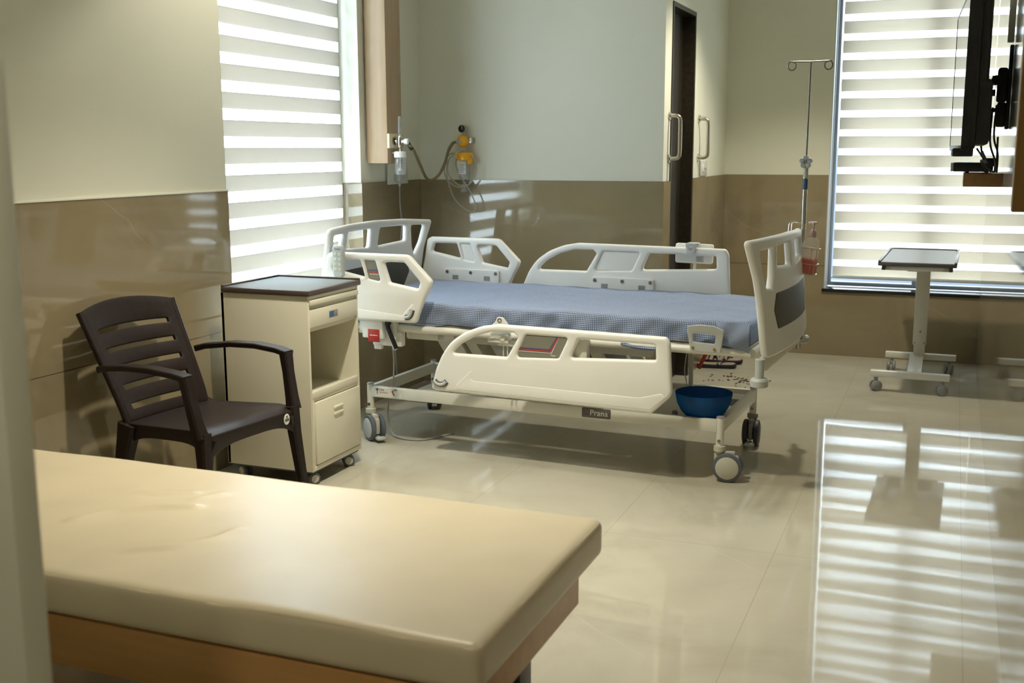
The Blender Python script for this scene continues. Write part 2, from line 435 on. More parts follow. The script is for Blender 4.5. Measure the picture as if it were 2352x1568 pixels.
obj('glass_pane', MB().box(W2a+.028, W2b, YF+.193, YF+.197, WS+.03, WTOP-.05), M['glass'], wf)
obj('side_channel', MB().box(W2a, W2a+.006, YF+.01, YF+.165, WS, WTOP).box(W2a+.006, W2a+.012, YF+.085, YF+.095, WS, WTOP), M['alu'], wf)
struct('trim_6', MB().box(W2a-.012, W2b, YF-.012, YF+.26, WS-.022, WS, .003).box(XL-.26, XL+.012, W1a, W1b, WS, WS+.02), M['granite'])

def zebra(name, om, horiz, dpt, a0, a1, zlo, zhi, ztop, pitch, sheer, label, sag):
    th = thing(name, label, 'window blind', (0, 0, 0))
    def bend(a, z):
        t = (a-a0)/(a1-a0)
        return sag*.35*math.sin(PI*t)*math.sin(z*9.)+.5*sag*math.sin(2*PI*t+z*5)
    def strip(z0, z1, dd, bow):
        bm = bmesh.new(); N, K = 26, 5
        V = []
        for i in range(N+1):
            a = a0+(a1-a0)*i/N; row = []
            for j in range(K+1):
                z = z0+(z1-z0)*j/K
                q = bow*math.sin(PI*j/K)+sag*.6*math.sin(PI*i/N*1.5+z*7)
                zz = z+bend(a, z)*.4
                row.append(bm.verts.new((a, dpt-q-dd, zz) if horiz else (dpt+q+dd, a, zz)))
            V.append(row)
        for i in range(N):
            for j in range(K): bm.faces.new((V[i][j], V[i+1][j], V[i+1][j+1], V[i][j+1]))
        me = bpy.data.meshes.new('m'); bm.to_mesh(me); bm.free(); return finish(me, 80)
    z = ztop
    while z-sheer > zhi-1e-4: z -= pitch
    while z < zhi: z += pitch
    while z > zlo:
        s0, s1 = max(zlo, z-sheer), min(zhi, z)
        if s1-s0 > .004: obj('sheer_band', strip(s0, s1, 0, .001), M['blind_sheer'], th)
        o0, o1 = max(zlo, z-pitch), min(zhi, z-sheer)
        if o1-o0 > .004: obj('opaque_band', strip(o0-.003, o1+.003, .002, .004), om, th)
        z -= pitch
    if horiz: obj('bottom_rail', MB().box(a0, a1, dpt-.012, dpt+.008, zlo-.022, zlo, .004), M['alu'], th)
    else: obj('bottom_rail', MB().box(dpt-.008, dpt+.012, a0, a1, zlo-.022, zlo, .004), M['alu'], th)
    return th
zebra('zebra_blind', M['blind_opaque'], False, XL-.105, W1a+.012, 5.150, .50, 2.5, 1.922, .1215, .0555,
      'bright striped roller blind in the window behind the cream bedside cabinet', .0005)
zebra('zebra_blind', M['blind_cream'], True, YF+.115, W2a+.042, XR-.0008, .530, 2.5, 2.112, .1228, .0500,
      'backlit striped roller blind in the far window behind the wheeled overbed table', .004)

# ------------------------------------------------------------------ hospital bed
BED_O = Vector((-2.545, 4.57, 0)); BED_R = rad(-2.7)
bed = thing('hospital_bed', 'white adjustable hospital bed with plastic side rails on grey casters', 'bed', BED_O, BED_R)
bw, mw = M['bed_white'], M['metal_white']
L_, Wd = 1.70, .64
b = MB()
for u in (0, L_):
    for v in (0, Wd): b.tube([(u, v, .150), (u, v, .268)], .0165, 20)
b.box(.012, L_-.012, -.014, .014, .208, .260, .003).box(.012, L_-.012, Wd-.014, Wd+.014, .208, .260, .003)
b.box(-.014, .014, .012, Wd-.012, .208, .260, .003).box(L_-.014, L_+.014, .012, Wd-.012, .208, .260, .003)
b.box(.22, .34, .014, Wd-.014, .222, .250, .003)
base = obj('base_frame', b, mw, bed)
for u in (0, L_):
    for v in (0, Wd):
        obj('post_cap', MB().lathe([(.017, .268), (.017, .272), (.012, .275), (0, .276)], (u, v, 0), n=20), M['grey_plastic'], base)
        obj('set_screw', MB().lathe([(0, -.004), (.007, -.003), (.007, 0)], (u, v-.0165, .172), 'y', 12), M['dark_steel'], base)
obj('foot_tray', MB().box(1.22, 1.684, .016, Wd-.016, .232, .238, .001), M['metal_white'], bed)
obj('tray_slot', MB().box(1.60, 1.665, .36, .50, .2375, .2385), M['black'], bed)
obj('tray_bolt', MB().lathe([(.013, 0), (.013, .014), (.006, .02), (0, .02)], (1.475, .10, .238), n=14), M['grey_plastic'], bed)

# casters: housing with two wheels
def caster(u, v, ang, pedal=False, dark=False, hubm=None):  # dark paints the far casters' shade into tyre, hub and housing colours
    R = Matrix.Rotation(ang, 3, 'Z')                # axle direction = R @ x
    c0 = Vector((u, v, 0)); ax = R @ Vector((1, 0, 0)); fw = R @ Vector((0, 1, 0))
    cen = c0+fw*.036+Vector((0, 0, .0625))
    b = MB(); b.lathe([(.018, .150), (.025, .148), (.026, .128), (.020, .124), (.020, .118)], c0, n=20)
    def bx(x0, x1, y0, y1, z0, z1, bev): 
        q = MB(); q.box(x0, x1, y0, y1, z0, z1, bev)
        for vv in q.bm.verts: vv.co = cen+R @ vv.co
        me = bpy.data.meshes.new('x'); q.bm.to_mesh(me); b.bm.from_mesh(me); bpy.data.meshes.remove(me); q.bm.free()
    bx(-.012, .012, -.058, .030, -.03, .066, .008)
    bx(-.012, .012, -.02, .045, -.03, .050, .010)
    cs = obj('caster', b, M['grey_plastic'] if dark else M['hub'], bed)
    for s in (-1, 1):
        w_ = MB(); rot = Matrix.Rotation(ang, 3, 'Z')
        w_.lathe([(.030, s*.013), (.052, s*.013), (.0605, s*.017), (.0625, s*.024), (.0605, s*.033), (.053, s*.037), (.047, s*.037)], cen, 'x', 40, rot=rot)
        wh = obj('wheel', w_, M['tyre_shaded'] if dark else M['tyre'], cs)
        k = MB(); k.lathe([(.048, s*.030), (.048, s*.0375), (.045, s*.0395), (0, s*.0400)], cen, 'x', 40, rot=rot)
        obj('hub_cap', k, M['tyre_shaded'] if dark else (hubm or M['hub']), cs)
    if pedal:
        q = MB(); q.box(-.022, .022, .050, .085, -.048, -.034, .005); q.box(-.008, .008, .02, .06, -.044, -.034, .003)
        for vv in q.bm.verts: vv.co = cen+R @ vv.co
        obj('brake_pedal', q, M['light_grey'], cs)
    return cs
cw = lambda wa: wa-BED_R
caster(L_, 0, cw(rad(-86)))
caster(0, 0, cw(rad(53+180+0)), True, hubm=M['light_grey'])
caster(L_, Wd, cw(rad(183)), True, dark=True)
caster(0, Wd, cw(rad(25)), dark=True)

# lifting arms, actuator, mechanism
b = MB()
def arm(mb, u0, z0, u1, z1, wdt, v0, v1):
    d = Vector((u1-u0, 0, z1-z0)); n = Vector((d.z, 0, -d.x)).normalized()*wdt/2
    p = [Vector((u0, 0, z0))+n, Vector((u0, 0, z0))-n, Vector((u1, 0, z1))-n, Vector((u1, 0, z1))+n]
    A = [mb.bm.verts.new((q.x, v0, q.z)) for q in p]; B = [mb.bm.verts.new((q.x, v1, q.z)) for q in p]
    for k in range(4): mb.bm.faces.new((A[k], A[(k+1) % 4], B[(k+1) % 4], B[k]))
    mb.bm.faces.new(A); mb.bm.faces.new(list(reversed(B)))
for nm, u0, u1 in (('h', .36, .56), ('f', .98, 1.14)):
    for v in (.07, .52):
        b = MB(); arm(b, u0, .535, u1, .235, .10, v, v+.035); arm(b, u0+.11, .52, u1+.11, .235, .045, v+.02, v+.05); obj('lift_arm', b, mw, bed)
obj('lift_tube', MB().tube([(.46, .12, .500), (.92, .12, .475)], .014).box(.62, .90, .10, .14, .462, .482, .002), M['light_grey'], bed)
obj('lift_tube', MB().tube([(.46, .5, .50), (.92, .5, .475)], .014), M['light_grey'], bed)
obj('pivot_bolt', MB().lathe([(.014, -.012), (.014, 0), (.006, .0)], (.46, .068, .50), 'y', 16), M['dark_steel'], bed)
obj('actuator', MB().box(1.475, 1.492, .31, .33, .238, .52, .003).tube([(1.47, .30, .50), (1.462, .29, .40), (1.468, .30, .35), (1.48, .3, .27)], .003, 6, smooth=4), M['light_grey'], bed)
obj('motor_housing', MB().box(.80, 1.15, .22, .42, .40, .50, .012), M['grey_plastic'], bed)
# sleeping platform
b = MB()
for v in (-.095, .735): b.tube([(-.08, v, .567), (1.84, v, .567)], .018, 14)
b.tube([(1.84, -.095, .567), (1.84, .735, .567)], .018, 14).tube([(-.08, -.095, .567), (-.08, .735, .567)], .018, 14)
b.box(.22, 1.40, -.02, .02, .505, .552, .003).box(.22, 1.40, .62, .66, .505, .552, .003)
for u in (.0, .45, .95, 1.35): b.box(u, u+.05, -.09, .73, .53, .56, .002)
b.box(-.07, 1.83, -.085, .725, .575, .590, .002)
plat = obj('platform_frame', b, mw, bed)
obj('end_bracket', MB().box(.235, .40, -.055, -.03, .515, .552, .003).box(.255, .262, -.085, -.03, .522, .560, .002), mw, bed)
obj('rail_hinge', MB().box(.19, .225, -.135, -.10, .54, .605, .008).box(.20, .25, -.125, -.10, .53, .55, .004), mw, bed)
obj('rail_hinge', MB().box(.70, .80, -.16, -.115, .545, .562, .003).box(.745, .835, -.15, -.12, .53, .552, .004).lathe([(.011, -.166), (.011, -.12)], (.775, 0, .566), 'y', 14).box(.765, .77, -.14, -.13, .47, .54).box(.785, .79, -.14, -.13, .475, .54), mw, bed)
obj('rail_hinge', MB().box(1.10, 1.16, -.15, -.11, .50, .585, .006), mw, bed)

# head and foot boards -------------------------------------------------------
def board(name, u0, zk, k, cu, panel_side, out, va, vb, b0, b1):
    fn = lambda a, z, d: (u0+k*(z-zk)+d+cu*(a-.33)**2, a, z)      # bowed in plan, leaning a little
    cv = .330; cuts = [-.15+.04*i for i in range(25)]
    def sym(p): return [(2*cv-a, z) for a, z in reversed(p)]
    out = fillet(out, [.03, .03, .2, .3, .25, .02, .02, 0, 0, 0, .02, .02, .25, .3, .2], 6)
    V_ = fillet([(va, .978), (vb, .982), (vb-.03, .87), (vb-.055, .823), (va+.050, .83), (va+.020, .89)], [.016, .014, .08, .014, .014, .08])
    Bh = fillet([(b0, .984), (b1, .986), (b1+.005, .892), (b0-.013, .905)], [.014, .018, .018, .012])
    me = plate(out, [V_, sym(V_), Bh, sym(Bh)], .031, .0125, fn, cuts=cuts)
    o = obj(name, me, bw, bed)
    P = fillet([(.02, .655), (.64, .655), (.675, .735), (.64, .800), (.02, .800), (-.015, .735)], .018)
    s = panel_side
    obj('dark_panel', plate(P, [], .003, .0008, lambda a, z, dd: fn(a, z, s*.0160+dd), cuts=cuts), M['charcoal'], o, 'charcoal inset panel')
    return o
hb = board('headboard', -.200, .75, .16, .22, 1, [(-.135, .552), (.785, .552), (.790, .62), (.785, .76), (.785, .86), (.820, .985), (.814, 1.003), (.60, 1.018), (.33, 1.025), (.07, 1.022), (-.150, 1.014), (-.162, .995), (-.160, .86), (-.158, .76), (-.150, .62)], -.112, .010, .052, .288)
fb = board('footboard', 1.932, .55, -.09, -.20, 1, [(-.110, .552), (.785, .552), (.805, .62), (.815, .76), (.825, .86), (.870, .985), (.862, 1.004), (.60, 1.018), (.33, 1.027), (.07, 1.027), (-.205, 1.025), (-.214, 1.008), (-.150, .86), (-.132, .76), (-.122, .62)], -.128, .036, .072, .280)
obj('end_beam', MB().box(1.868, 1.902, -.085, .770, .498, .553, .006), mw, bed)
obj('beam_label', MB().box(1.9015, 1.9028, .655, .720, .506, .546), M['charcoal'], bed)
for v, z in ((-.150, .446), (.790, .474)):
    b = MB(); b.lathe([(.018, z+.034), (.0185, z+.11), (.016, z+.112)], (1.885, v, 0), n=20).lathe([(.030, z), (.035, z+.003), (.036, z+.026), (.030, z+.034), (.019, z+.036)], (1.885, v, 0), n=28)
    obj('bumper', b, M['light_grey'], bed)
b = MB().box(1.872, 1.90, -.150, -.06, .528, .552, .004)
obj('bumper_bracket', b.box(1.872, 1.90, .74, .79, .53, .552, .004), mw, bed)
obj('head_beam', MB().box(-.20, -.165, -.085, .755, .498, .56, .006), mw, bed)

# side rails -----------------------------------------------------------------
SM_OUT = [(-.155, .600), (.352, .606), (.372, .66), (.395, .715), (.428, .775), (.436, .800), (.318, .913), (-.085, .913), (-.112, .90), (-.128, .80), (-.150, .70)]
SM_R = [.02, .025, .1, .15, .05, .02, .045, .03, .03, .3, .3]
SM_A = fillet([(-.066, .879), (.068, .880), (.092, .803), (-.082, .835)], [.015, .010, .010, .012])
SM_P = fillet([(.090, .880), (.146, .879), (.172, .789), (.112, .799)], .008)
SM_B = fillet([(.188, .877), (.298, .877), (.376, .793), (.366, .762), (.219, .785)], [.012, .02, .012, .012, .014])
LG_OUT = [(.430, .318), (.460, .311), (1.455, .302), (1.540, .385), (1.527, .600), (1.512, .624), (.76, .630), (.68, .616), (.60, .585), (.53, .538), (.485, .475), (.455, .41), (.436, .345)]
LG_R = [.02, .02, .025, .05, .15, .022, .12, .2, .2, .2, .2, .2, .1]
LG_A = fillet([(.533, .487), (.803, .489), (.857, .580), (.838, .597), (.735, .595), (.655, .572), (.585, .535)], [.012, .012, .012, .014, .08, .1, .1])
LG_P = fillet([(.893, .592), (1.086, .592), (1.043, .503), (.848, .494)], [.01, .01, .014, .014])
LG_B = fillet([(1.133, .591), (1.467, .588), (1.470, .526), (1.096, .508)], [.014, .01, .01, .012])
def rail(name, out, orad, holes, panel, v0, inner, dz=0., screws=None, emboss=None, kid=None):
    fn = lambda a, z, d: (a, v0+d, z+dz)
    s = 1 if inner else -1                                     # visible face points to -v
    o = obj(name, plate(fillet(out, orad, 6), holes+[panel], .034, .0135, fn), bw, bed)
    back = plate(fillet(panel, 0) if False else [(a, z) for a, z in panel], [], .016, .002, lambda a, z, d: (a, v0+d, z+dz))
    obj('inset_panel', back, bw, o)
    return o
def kidney(o, v, pts):
    b = MB(); b.tube([(u, v, z) for u, z in pts], .0130, 14, smooth=4); ob = obj('release_button', b, M['charcoal'], o)
    b = MB(); b.tube([(u, v-.0085, z) for u, z in pts], .0072, 12, smooth=4); obj('button_core', b, M['light_grey'], o)
def stripes(o, v, lines, m_):
    pass
# raised head-end near rail
rn = rail('side_rail', SM_OUT, SM_R, [SM_A, SM_B], SM_P, -.16, False)
obj('rail_sticker', plate([(cx*.96+.0052, cz) for cx, cz in SM_P], [], .002, 0, lambda a, z, d: (a, -.1695+d, z)), M['sticker_grey'], rn, 'grey sticker with blue and red lines')
for z, h, mm in ((.838, .0050, 'blue_line'), (.829, .0075, 'red_line'), (.819, .0025, 'white_print')):
    du = (.880-z)*.29
    obj('sticker_line', MB().box(.097+du, .147+du, -.1712, -.1704, z-h/2, z+h/2), M[mm], rn)
kidney(rn, -.176, [(.303, .632), (.322, .637), (.334, .652), (.338, .668)])
obj('rail_crease', plate(fillet([(-.13, .672), (.285, .640), (.345, .705), (.352, .650), (.335, .615), (-.13, .612)], .012), [], .006, .0028, lambda a, z, d: (a, -.1752+d, z)), bw, rn)
# lowered foot-end near rail
rl = rail('side_rail', LG_OUT, LG_R, [LG_A, LG_B], LG_P, -.17, False)
obj('rail_sticker', plate([(cx*.985+.0145, cz) for cx, cz in LG_P], [], .002, 0, lambda a, z, d: (a, -.1795+d, z)), M['sticker_grey'], rl, 'grey sticker with angled blue, red and cream lines')
def vline(off, wd, mm):
    p = [(.855+off*.35, .538-off), (1.00+off*.62, .538-off), (1.033+off*.62, .590)]
    q = [(1.033+off*.62+wd*1.3, .590), (1.00+off*.62+wd*1.2, .538-off-wd), (.850+off*.30, .538-off-wd)]
    obj('sticker_line', plate(p+q, [], .0014, 0, lambda a, z, d: (a, -.1808+d, z)), M[mm], rl)
vline(0, .0042, 'blue_line'); vline(.0060, .0062, 'red_line'); vline(.0155, .0022, 'white_print')
obj('sticker_mark', MB().box(1.018, 1.030, -.1812, -.1806, .511, .513).box(1.006, 1.016, -.1812, -.1806, .5125, .515).box(1.012, 1.026, -.1812, -.1806, .508, .5095), M['white_print'], rl)
kidney(rl, -.185, [(.452, .358), (.464, .347), (.482, .343), (.500, .348), (.511, .359)])
obj('rail_crease', plate(fillet([(.556, .345), (.640, .425), (.625, .372), (1.40, .366), (1.50, .392), (1.515, .375), (1.45, .318), (.56, .325)], [.03, .02, .03, .1, .04, .02, .02, .02]), [], .006, .0028, lambda a, z, d: (a, -.1852+d, z)), bw, rl)
# far rails, both raised
rh = rail('side_rail', SM_OUT, SM_R, [SM_A, SM_B], SM_P, .80, True)
rf = rail('side_rail', LG_OUT, LG_R, [LG_A, LG_B], LG_P, .80, True, dz=.276)
for o, u0, u1, z0, z1, sc, sq in ((rh, -.005, .322, .655, .749, (.018, .158, .303), (.05, .235)), (rf, .84, 1.163, .645, .741, (.855, 1.0, 1.146), (.89, 1.085))):
    bp = obj('mounting_plate', plate(fillet([(u0, z0), (u1, z0), (u1, z1), (u0, z1)], .012), [], .012, .004, lambda a, z, d: (a, .778+d, z)), M['light_grey'] if False else bw, o)
    for u in sc: obj('screw', MB().lathe([(.009, 0), (.009, -.003), (.004, -.004), (0, -.003)], (u, .772, z1-.018), 'y', 14), M['dark_steel'], bp)
    for u in sq: obj('square_socket', MB().box(u, u+.034, .7705, .7725, z1-.057, z1-.034), M['grey_plastic'], bp)

# mattress keeper plate, ear, release bracket
kp = obj('mattress_keeper', plate(fillet([(1.600, .568), (1.724, .566), (1.740, .662), (1.70, .678), (1.64, .680), (1.588, .672)], [.006, .006, .01, .02, .02, .01]),
     [fillet([(1.613, .606), (1.700, .603), (1.707, .636), (1.66, .644), (1.612, .642)], [.008, .008, .008, .02, .008])], .009, .003, lambda a, z, d: (a, -.135+d-.018*max(0, (z-.57)/.1)**2, z)), M['light_grey'], bed, 'grey plate with a slot')
obj('brass_bolt', MB().lathe([(.006, -.003), (.006, .003)], (1.612, -.1405, .582), 'y', 12).lathe([(.006, -.003), (.006, .003)], (1.700, -.1405, .580), 'y', 12), M['gold'], kp)
er = obj('keeper_ear', plate(fillet([(.69, .600), (.795, .600), (.785, .628), (.762, .653), (.735, .655), (.728, .635)], [.005, .005, .02, .012, .012, .02]), [], .010, .003, lambda a, z, d: (a, -.128+d, z)), mw, bed)
obj('ear_hole', MB().lathe([(.010, -.001), (.0105, -.0065), (.006, -.0065), (.005, -.003)], (.747, -.128, .639), 'y', 16), M['dark_steel'], er)
rb = obj('release_bracket', MB().box(.055, .165, -.150, -.118, .520, .602, .006).box(.090, .245, -.118, -.08, .483, .556, .006).box(.10, .14, -.125, -.10, .465, .49, .006).box(.03, .055, -.13, -.09, .55, .602, .004), bw, bed)
obj('red_tag', MB().box(.088, .149, -.1535, -.149, .504, .563, .002), M['red'], rb, 'red tag')
obj('tag_print', MB().box(.098, .140, -.1541, -.1534, .5335, .5365).box(.104, .108, -.1541, -.1534, .5365, .5385).box(.122, .126, -.1541, -.1534, .5365, .5385), M['white_print'], rb)
obj('gas_spring', MB().tube([(.188, -.15, .596), (.198, -.15, .565), (.236, -.15, .480)], lambda t: .0105 if t < .75 else .0105, 12).tube([(.185, -.15, .60), (.205, -.15, .598)], .012), M['black'], bed, 'black strut')
obj('spring_lever', MB().tube([(.215, -.135, .530), (.212, -.135, .500), (.226, -.14, .474)], .010, 10), bw, bed)

# badge and maker's plate on the base rail
bd = obj('badge', MB().box(1.090, 1.221, -.0175, -.0135, .217, .259, .004), M['badge_grey'], bed)
obj('badge_lettering', text_mesh('Prana', .0365, .001, lambda x, y, z: (1.126+x, -.0178-z, .2275+y), 1.02), M['white_print'], bd)
obj('badge_emblem', MB().quad((1.098, -.0178, .230), (1.121, -.0178, .228), (1.121, -.0178, .234), (1.098, -.0178, .237)).quad((1.106, -.0179, .237), (1.119, -.0179, .236), (1.113, -.0179, .250), (1.110, -.0179, .250), 1), [M['label_blue'], M['red_line']], bd)
cl = obj('release_label', MB().box(.030, .185, -.0152, -.0138, .213, .257), M['metal_white'], bed)
ar = MB(); ar.box(.045, .048, -.0158, -.015, .225, .248); ar.quad((.040, -.0156, .244), (.053, -.0156, .244), (.0475, -.0156, .254), (.0455, -.0156, .254))
obj('arrow_mark', ar, M['charcoal'], cl)
obj('label_lettering', text_mesh('CPR', .015, .0006, lambda x, y, z: (.058+x, -.0157, .241+y)), M['red_line'], cl)
obj('label_line', MB().box(.058, .105, -.0158, -.0152, .2335, .2355), M['red_line'], cl)
obj('lever_mark', MB().tube([(.128, -.0155, .246), (.150, -.0155, .255), (.153, -.0155, .249)], .0016, 6), M['charcoal'], cl)
obj('lever_grip', MB().tube([(.128, -.0155, .246), (.139, -.0155, .224)], .0032, 6), M['red_line'], cl)
# pull strap of the far emergency release
b = MB(); arm(b, 1.600, .540, 1.548, .429, .016, .20, .204)
obj('release_strap', b, M['red'], bed, 'red strap hanging under the platform')

# ------------------------------------------------------------------ mattress with sheet
mt = thing('mattress', 'thin mattress in a blue and white checked sheet on the hospital bed', 'mattress', BED_O, BED_R)
def dent(p, n):
    return Vector((0, 0, 0))
obj('mattress_core', soft_box(-.075, 1.825, -.088, .728, .5905, .680, .02, .12), M['mattress'], mt)
def sheet_disp(p, n):
    side = max(0., min(1., (.69-p.z)/.06)); near = p.y < .1
    d = Vector((0, 0, 0)); u = p.x
    if n.z > .5:                                              # top wrinkles
        a = .0022*math.sin(u*9+p.y*21)+.0016*math.sin(u*31-p.y*13)+.0012*math.sin(u*17+p.y*43)
        for (pu, pv, ang, ln) in ((1.05, .10, .9, .16), (1.33, .25, .8, .2), (.75, .35, .5, .2), (1.55, .12, 1.1, .12), (.55, .05, .8, .12)):
            q = (u-pu)*math.sin(ang)-(p.y-pv)*math.cos(ang); r = (u-pu)*math.cos(ang)+(p.y-pv)*math.sin(ang)
            a += .006*math.exp(-(q/.012)**2-(r/ln)**2)
        d += Vector((0, 0, a))
    if abs(n.y) > .5:
        s = -1 if near else 1
        f = .006*math.sin(u*24+p.z*30)+.0055*math.sin(u*57-p.z*60)+.004*math.sin(u*11+1)
        for (pu, sl, wd) in ((.74, 0, .03), (.60, .5, .02), (.86, -.6, .025), (1.02, .2, .012), (1.33, -1.5, .03), (.5, .9, .02)):
            q = u-pu-sl*(p.z-.6); f += .007*math.exp(-(q/wd)**2)
        d += Vector((0, s*f*side, 0))
        if p.z < .6: d += Vector((0, 0, .006*math.sin(u*13)+.004*math.sin(u*29)))
    return d
obj('fitted_sheet', soft_box(-.083, 1.834, -.104, .742, .587, .692, .022, .02, sheet_disp, True, False), M['sheet'], mt)
# bunched corner of the sheet at the foot
b = MB(); bm = b.bm; rows = []
for i in range(13):
    t_ = i/12; row = []
    for j in range(9):
        s_ = j/8; u = 1.700+.135*s_; bulge = .026*math.sin(PI*t_)*(1-.3*s_)+.008*math.sin(7*s_+5*t_)
        row.append(bm.verts.new((u+.03*(1-s_)*t_-.055*(1-s_)*(t_ > .5)*(t_-.5), -.110-bulge-.012*s_*t_, .690-.118*t_*(.55+.45*s_)-.02*(1-s_)*t_)))
    rows.append(row)
uvl = bm.loops.layers.uv.new('UVMap')
for i in range(12):
    for j in range(8):
        f = bm.faces.new((rows[i][j], rows[i+1][j], rows[i+1][j+1], rows[i][j+1]))
        for lp, (a, c) in zip(f.loops, ((i, j), (i+1, j), (i+1, j+1), (i, j+1))): lp[uvl].uv = (.0155*a+.008*c, .0165*c-.008*a)
obj('sheet_fold', b.mesh(80), M['sheet'], mt)
b = MB(); b.tube([(1.30, -.115, .575), (1.36, -.118, .563), (1.44, -.116, .560), (1.50, -.113, .572)], .008, 8, smooth=5); 
me = b.mesh(80); uv = me.uv_layers.new(name='UVMap')
for lp in me.loops: c = me.vertices[lp.vertex_index].co; uv.data[lp.index].uv = (c.x, c.z)
obj('sheet_hem', me, M['sheet'], mt)

# things on the bed ----------------------------------------------------------
def bedpt(u, v, z):
    return BED_O+Matrix.Rotation(BED_R, 3, 'Z') @ Vector((u, v, z))
rc = thing('bed_remote', 'pale grey bed remote with button rows hooked on the raised near rail', 'remote control', bedpt(-.032, -.193, .800), BED_R)
rc.rotation_euler = (rad(2), rad(1.5), BED_R)
obj('remote_body', plate(fillet([(-.026, .012), (-.018, 0), (.018, 0), (.026, .012), (.030, .13), (.022, .147), (-.022, .147), (-.030, .13)], .010), [], .022, .006, lambda a, z, d: (a, d, z)), M['light_grey'], rc)
for r_ in range(4):
    for c_ in (-1, 1):
        z = .108-.0235*r_; obj('remote_button', plate(fillet([(c_*.011-.008, z-.007), (c_*.011+.008, z-.007), (c_*.011+.008, z+.007), (c_*.011-.008, z+.007)], .003), [], .003, .001, lambda a, zz, d: (a, -.0115+d, zz)), M['socket'], rc)
obj('remote_window', MB().box(-.016, .016, -.0125, -.010, .127, .133, .001), M['sticker_grey'], rc)
obj('hook', MB().box(-.012, .012, .010, .018, .07, .125, .002), M['grey_plastic'], rc)
cp = thing('control_panel', 'white nurse control box hooked over the far side rail', 'control panel', bedpt(1.345, .80, 0), BED_R)
obj('panel_body', plate(fillet([(-.093, .822), (.092, .820), (.094, .915), (-.093, .918)], .012), [], .03, .006, lambda a, z, d: (a, .045+d, z)), bw, cp)
obj('panel_label', MB().box(.012, .052, .0292, .0298, .828, .858), M['socket'], cp)
b = MB()
for k in range(5): b.box(.016, .048-.006*(k % 2), .0288, .0293, .833+k*.005, .8345+k*.005)
obj('label_print', b, M['charcoal'], cp)
hk = obj('hook', plate(fillet([(-.022, .872), (.018, .872), (.020, .888), (.026, .91), (.026, .922), (-.026, .922), (-.026, .908), (-.020, .888)], .005), [fillet([(-.009, .89), (.006, .89), (.006, .908), (-.009, .908)], .003)], .005, .001, lambda a, z, d: (a, -.0215+d, z)), M['light_grey'], cp)
obj('hook_bridge', MB().box(-.026, .026, -.024, .05, .919, .923, .001), M['light_grey'], cp)
obj('cable_stem', MB().tube([(.004, .045, .825), (.004, .04, .800), (.004, .03, .74)], .007, 10), bw, cp)

# blue bowl on the base frame
bl = MB(); bl.lathe([(0, .004), (.055, .003), (.066, .010), (.092, .036), (.110, .070), (.118, .112), (.1205, .113), (.1215, .110), (.1135, .068), (.0955, .033), (.070, .006), (.058, 0), (0, 0)], n=56)
p = bedpt(1.603, .092, .2385)
tag(obj('plastic_bowl', bl, M['bowl'], loc=p), 'round blue translucent plastic bowl on the foot of the bed base', 'bowl')

# IV pole in the rear foot corner
p = bedpt(1.860, .862, 0)
iv = thing('drip_stand', 'thin chrome drip pole with two loop hooks standing at the bed foot', 'drip stand', p)
obj('outer_pole', MB().tube([(0, 0, .430), (0, 0, 1.30)], .0115, 16), M['chrome'], iv)
obj('inner_rod', MB().tube([(0, 0, 1.30), (.002, 0, 1.765)], .0042, 12), M['dull_rod'], iv)
b = MB(); b.lathe([(0, -.014), (.014, -.014), (.014, .014), (0, .014)], (.0, 0, 1.312), n=16)
for k in range(5):
    a = 2*PI*k/5+.3; b.lathe([(0, -.011), (.011, -.009), (.013, 0), (.011, .009), (0, .011)], (.019*math.cos(a), -.012, 1.312+.019*math.sin(a)), 'y', 14)
obj('clamp_knob', b, M['light_grey'], iv)
b = MB()
for s in (-1, 1):
    pts = [(.002, 0, 1.765), (s*.045, 0, 1.766), (s*.078, 0, 1.766)]
    for k in range(1, 13):
        a = PI/2-s*0-(k/13)*2*PI*s*1; pts.append((s*.082+.018*math.cos(PI/2-s*2*PI*k/14)*1., 0, 1.748+.020*math.sin(PI/2-s*2*PI*k/14)))
    pts.append((s*.094, .0, 1.770)); b.tube(pts, .0034, 8)
obj('hook_bar', b, M['dull_rod'], iv)
obj('pole_label', MB().lathe([(.0119, 1.185), (.0119, 1.235)], n=16), M['label_blue'], iv)
obj('pole_label_print', MB().lathe([(.0119, 1.24), (.0119, 1.285)], n=16), M['socket'], iv)

# sanitizer bottle in a wire hanger on the footboard
sp_ = thing('soap_dispenser', 'clear pump bottle half full of pink liquid hung at the footboard end', 'pump bottle', bedpt(1.922, .66, .815), BED_R)
sp_.rotation_euler = (rad(0), rad(5), BED_R+rad(-8))
def rrect(hx, hy, r): return fillet([(-hx, -hy), (hx, -hy), (hx, hy), (-hx, hy)], r, 4)
def loft(prof, mb=None):
    mb = mb or MB(); rings = []
    for hx, hy, r, z in prof: rings.append([mb.bm.verts.new((x, y, z)) for x, y in rrect(hx, hy, r)])
    for A, B in zip(rings, rings[1:]):
        n = len(A)
        for k in range(n): mb.bm.faces.new((A[k], A[(k+1) % n], B[(k+1) % n], B[k]))
    mb.bm.faces.new(list(reversed(rings[0]))); mb.bm.faces.new(rings[-1]); return mb
obj('liquid', loft([(.030, .020, .008, .002), (.032, .022, .009, .006), (.032, .022, .009, .068)]), M['pink'], sp_, 'pink liquid')
obj('bottle_body', loft([(.031, .021, .009, 0), (.034, .024, .010, .005), (.034, .024, .010, .135), (.030, .021, .012, .152), (.016, .014, .010, .163), (.013, .013, .010, .166)]), M['bottle'], sp_)
ph = obj('pump_head', MB().lathe([(.016, .166), (.0165, .186), (.010, .198), (.0045, .200), (.0045, .222), (.008, .223), (.008, .232), (0, .233)], n=20), M['pink_cap'], sp_)
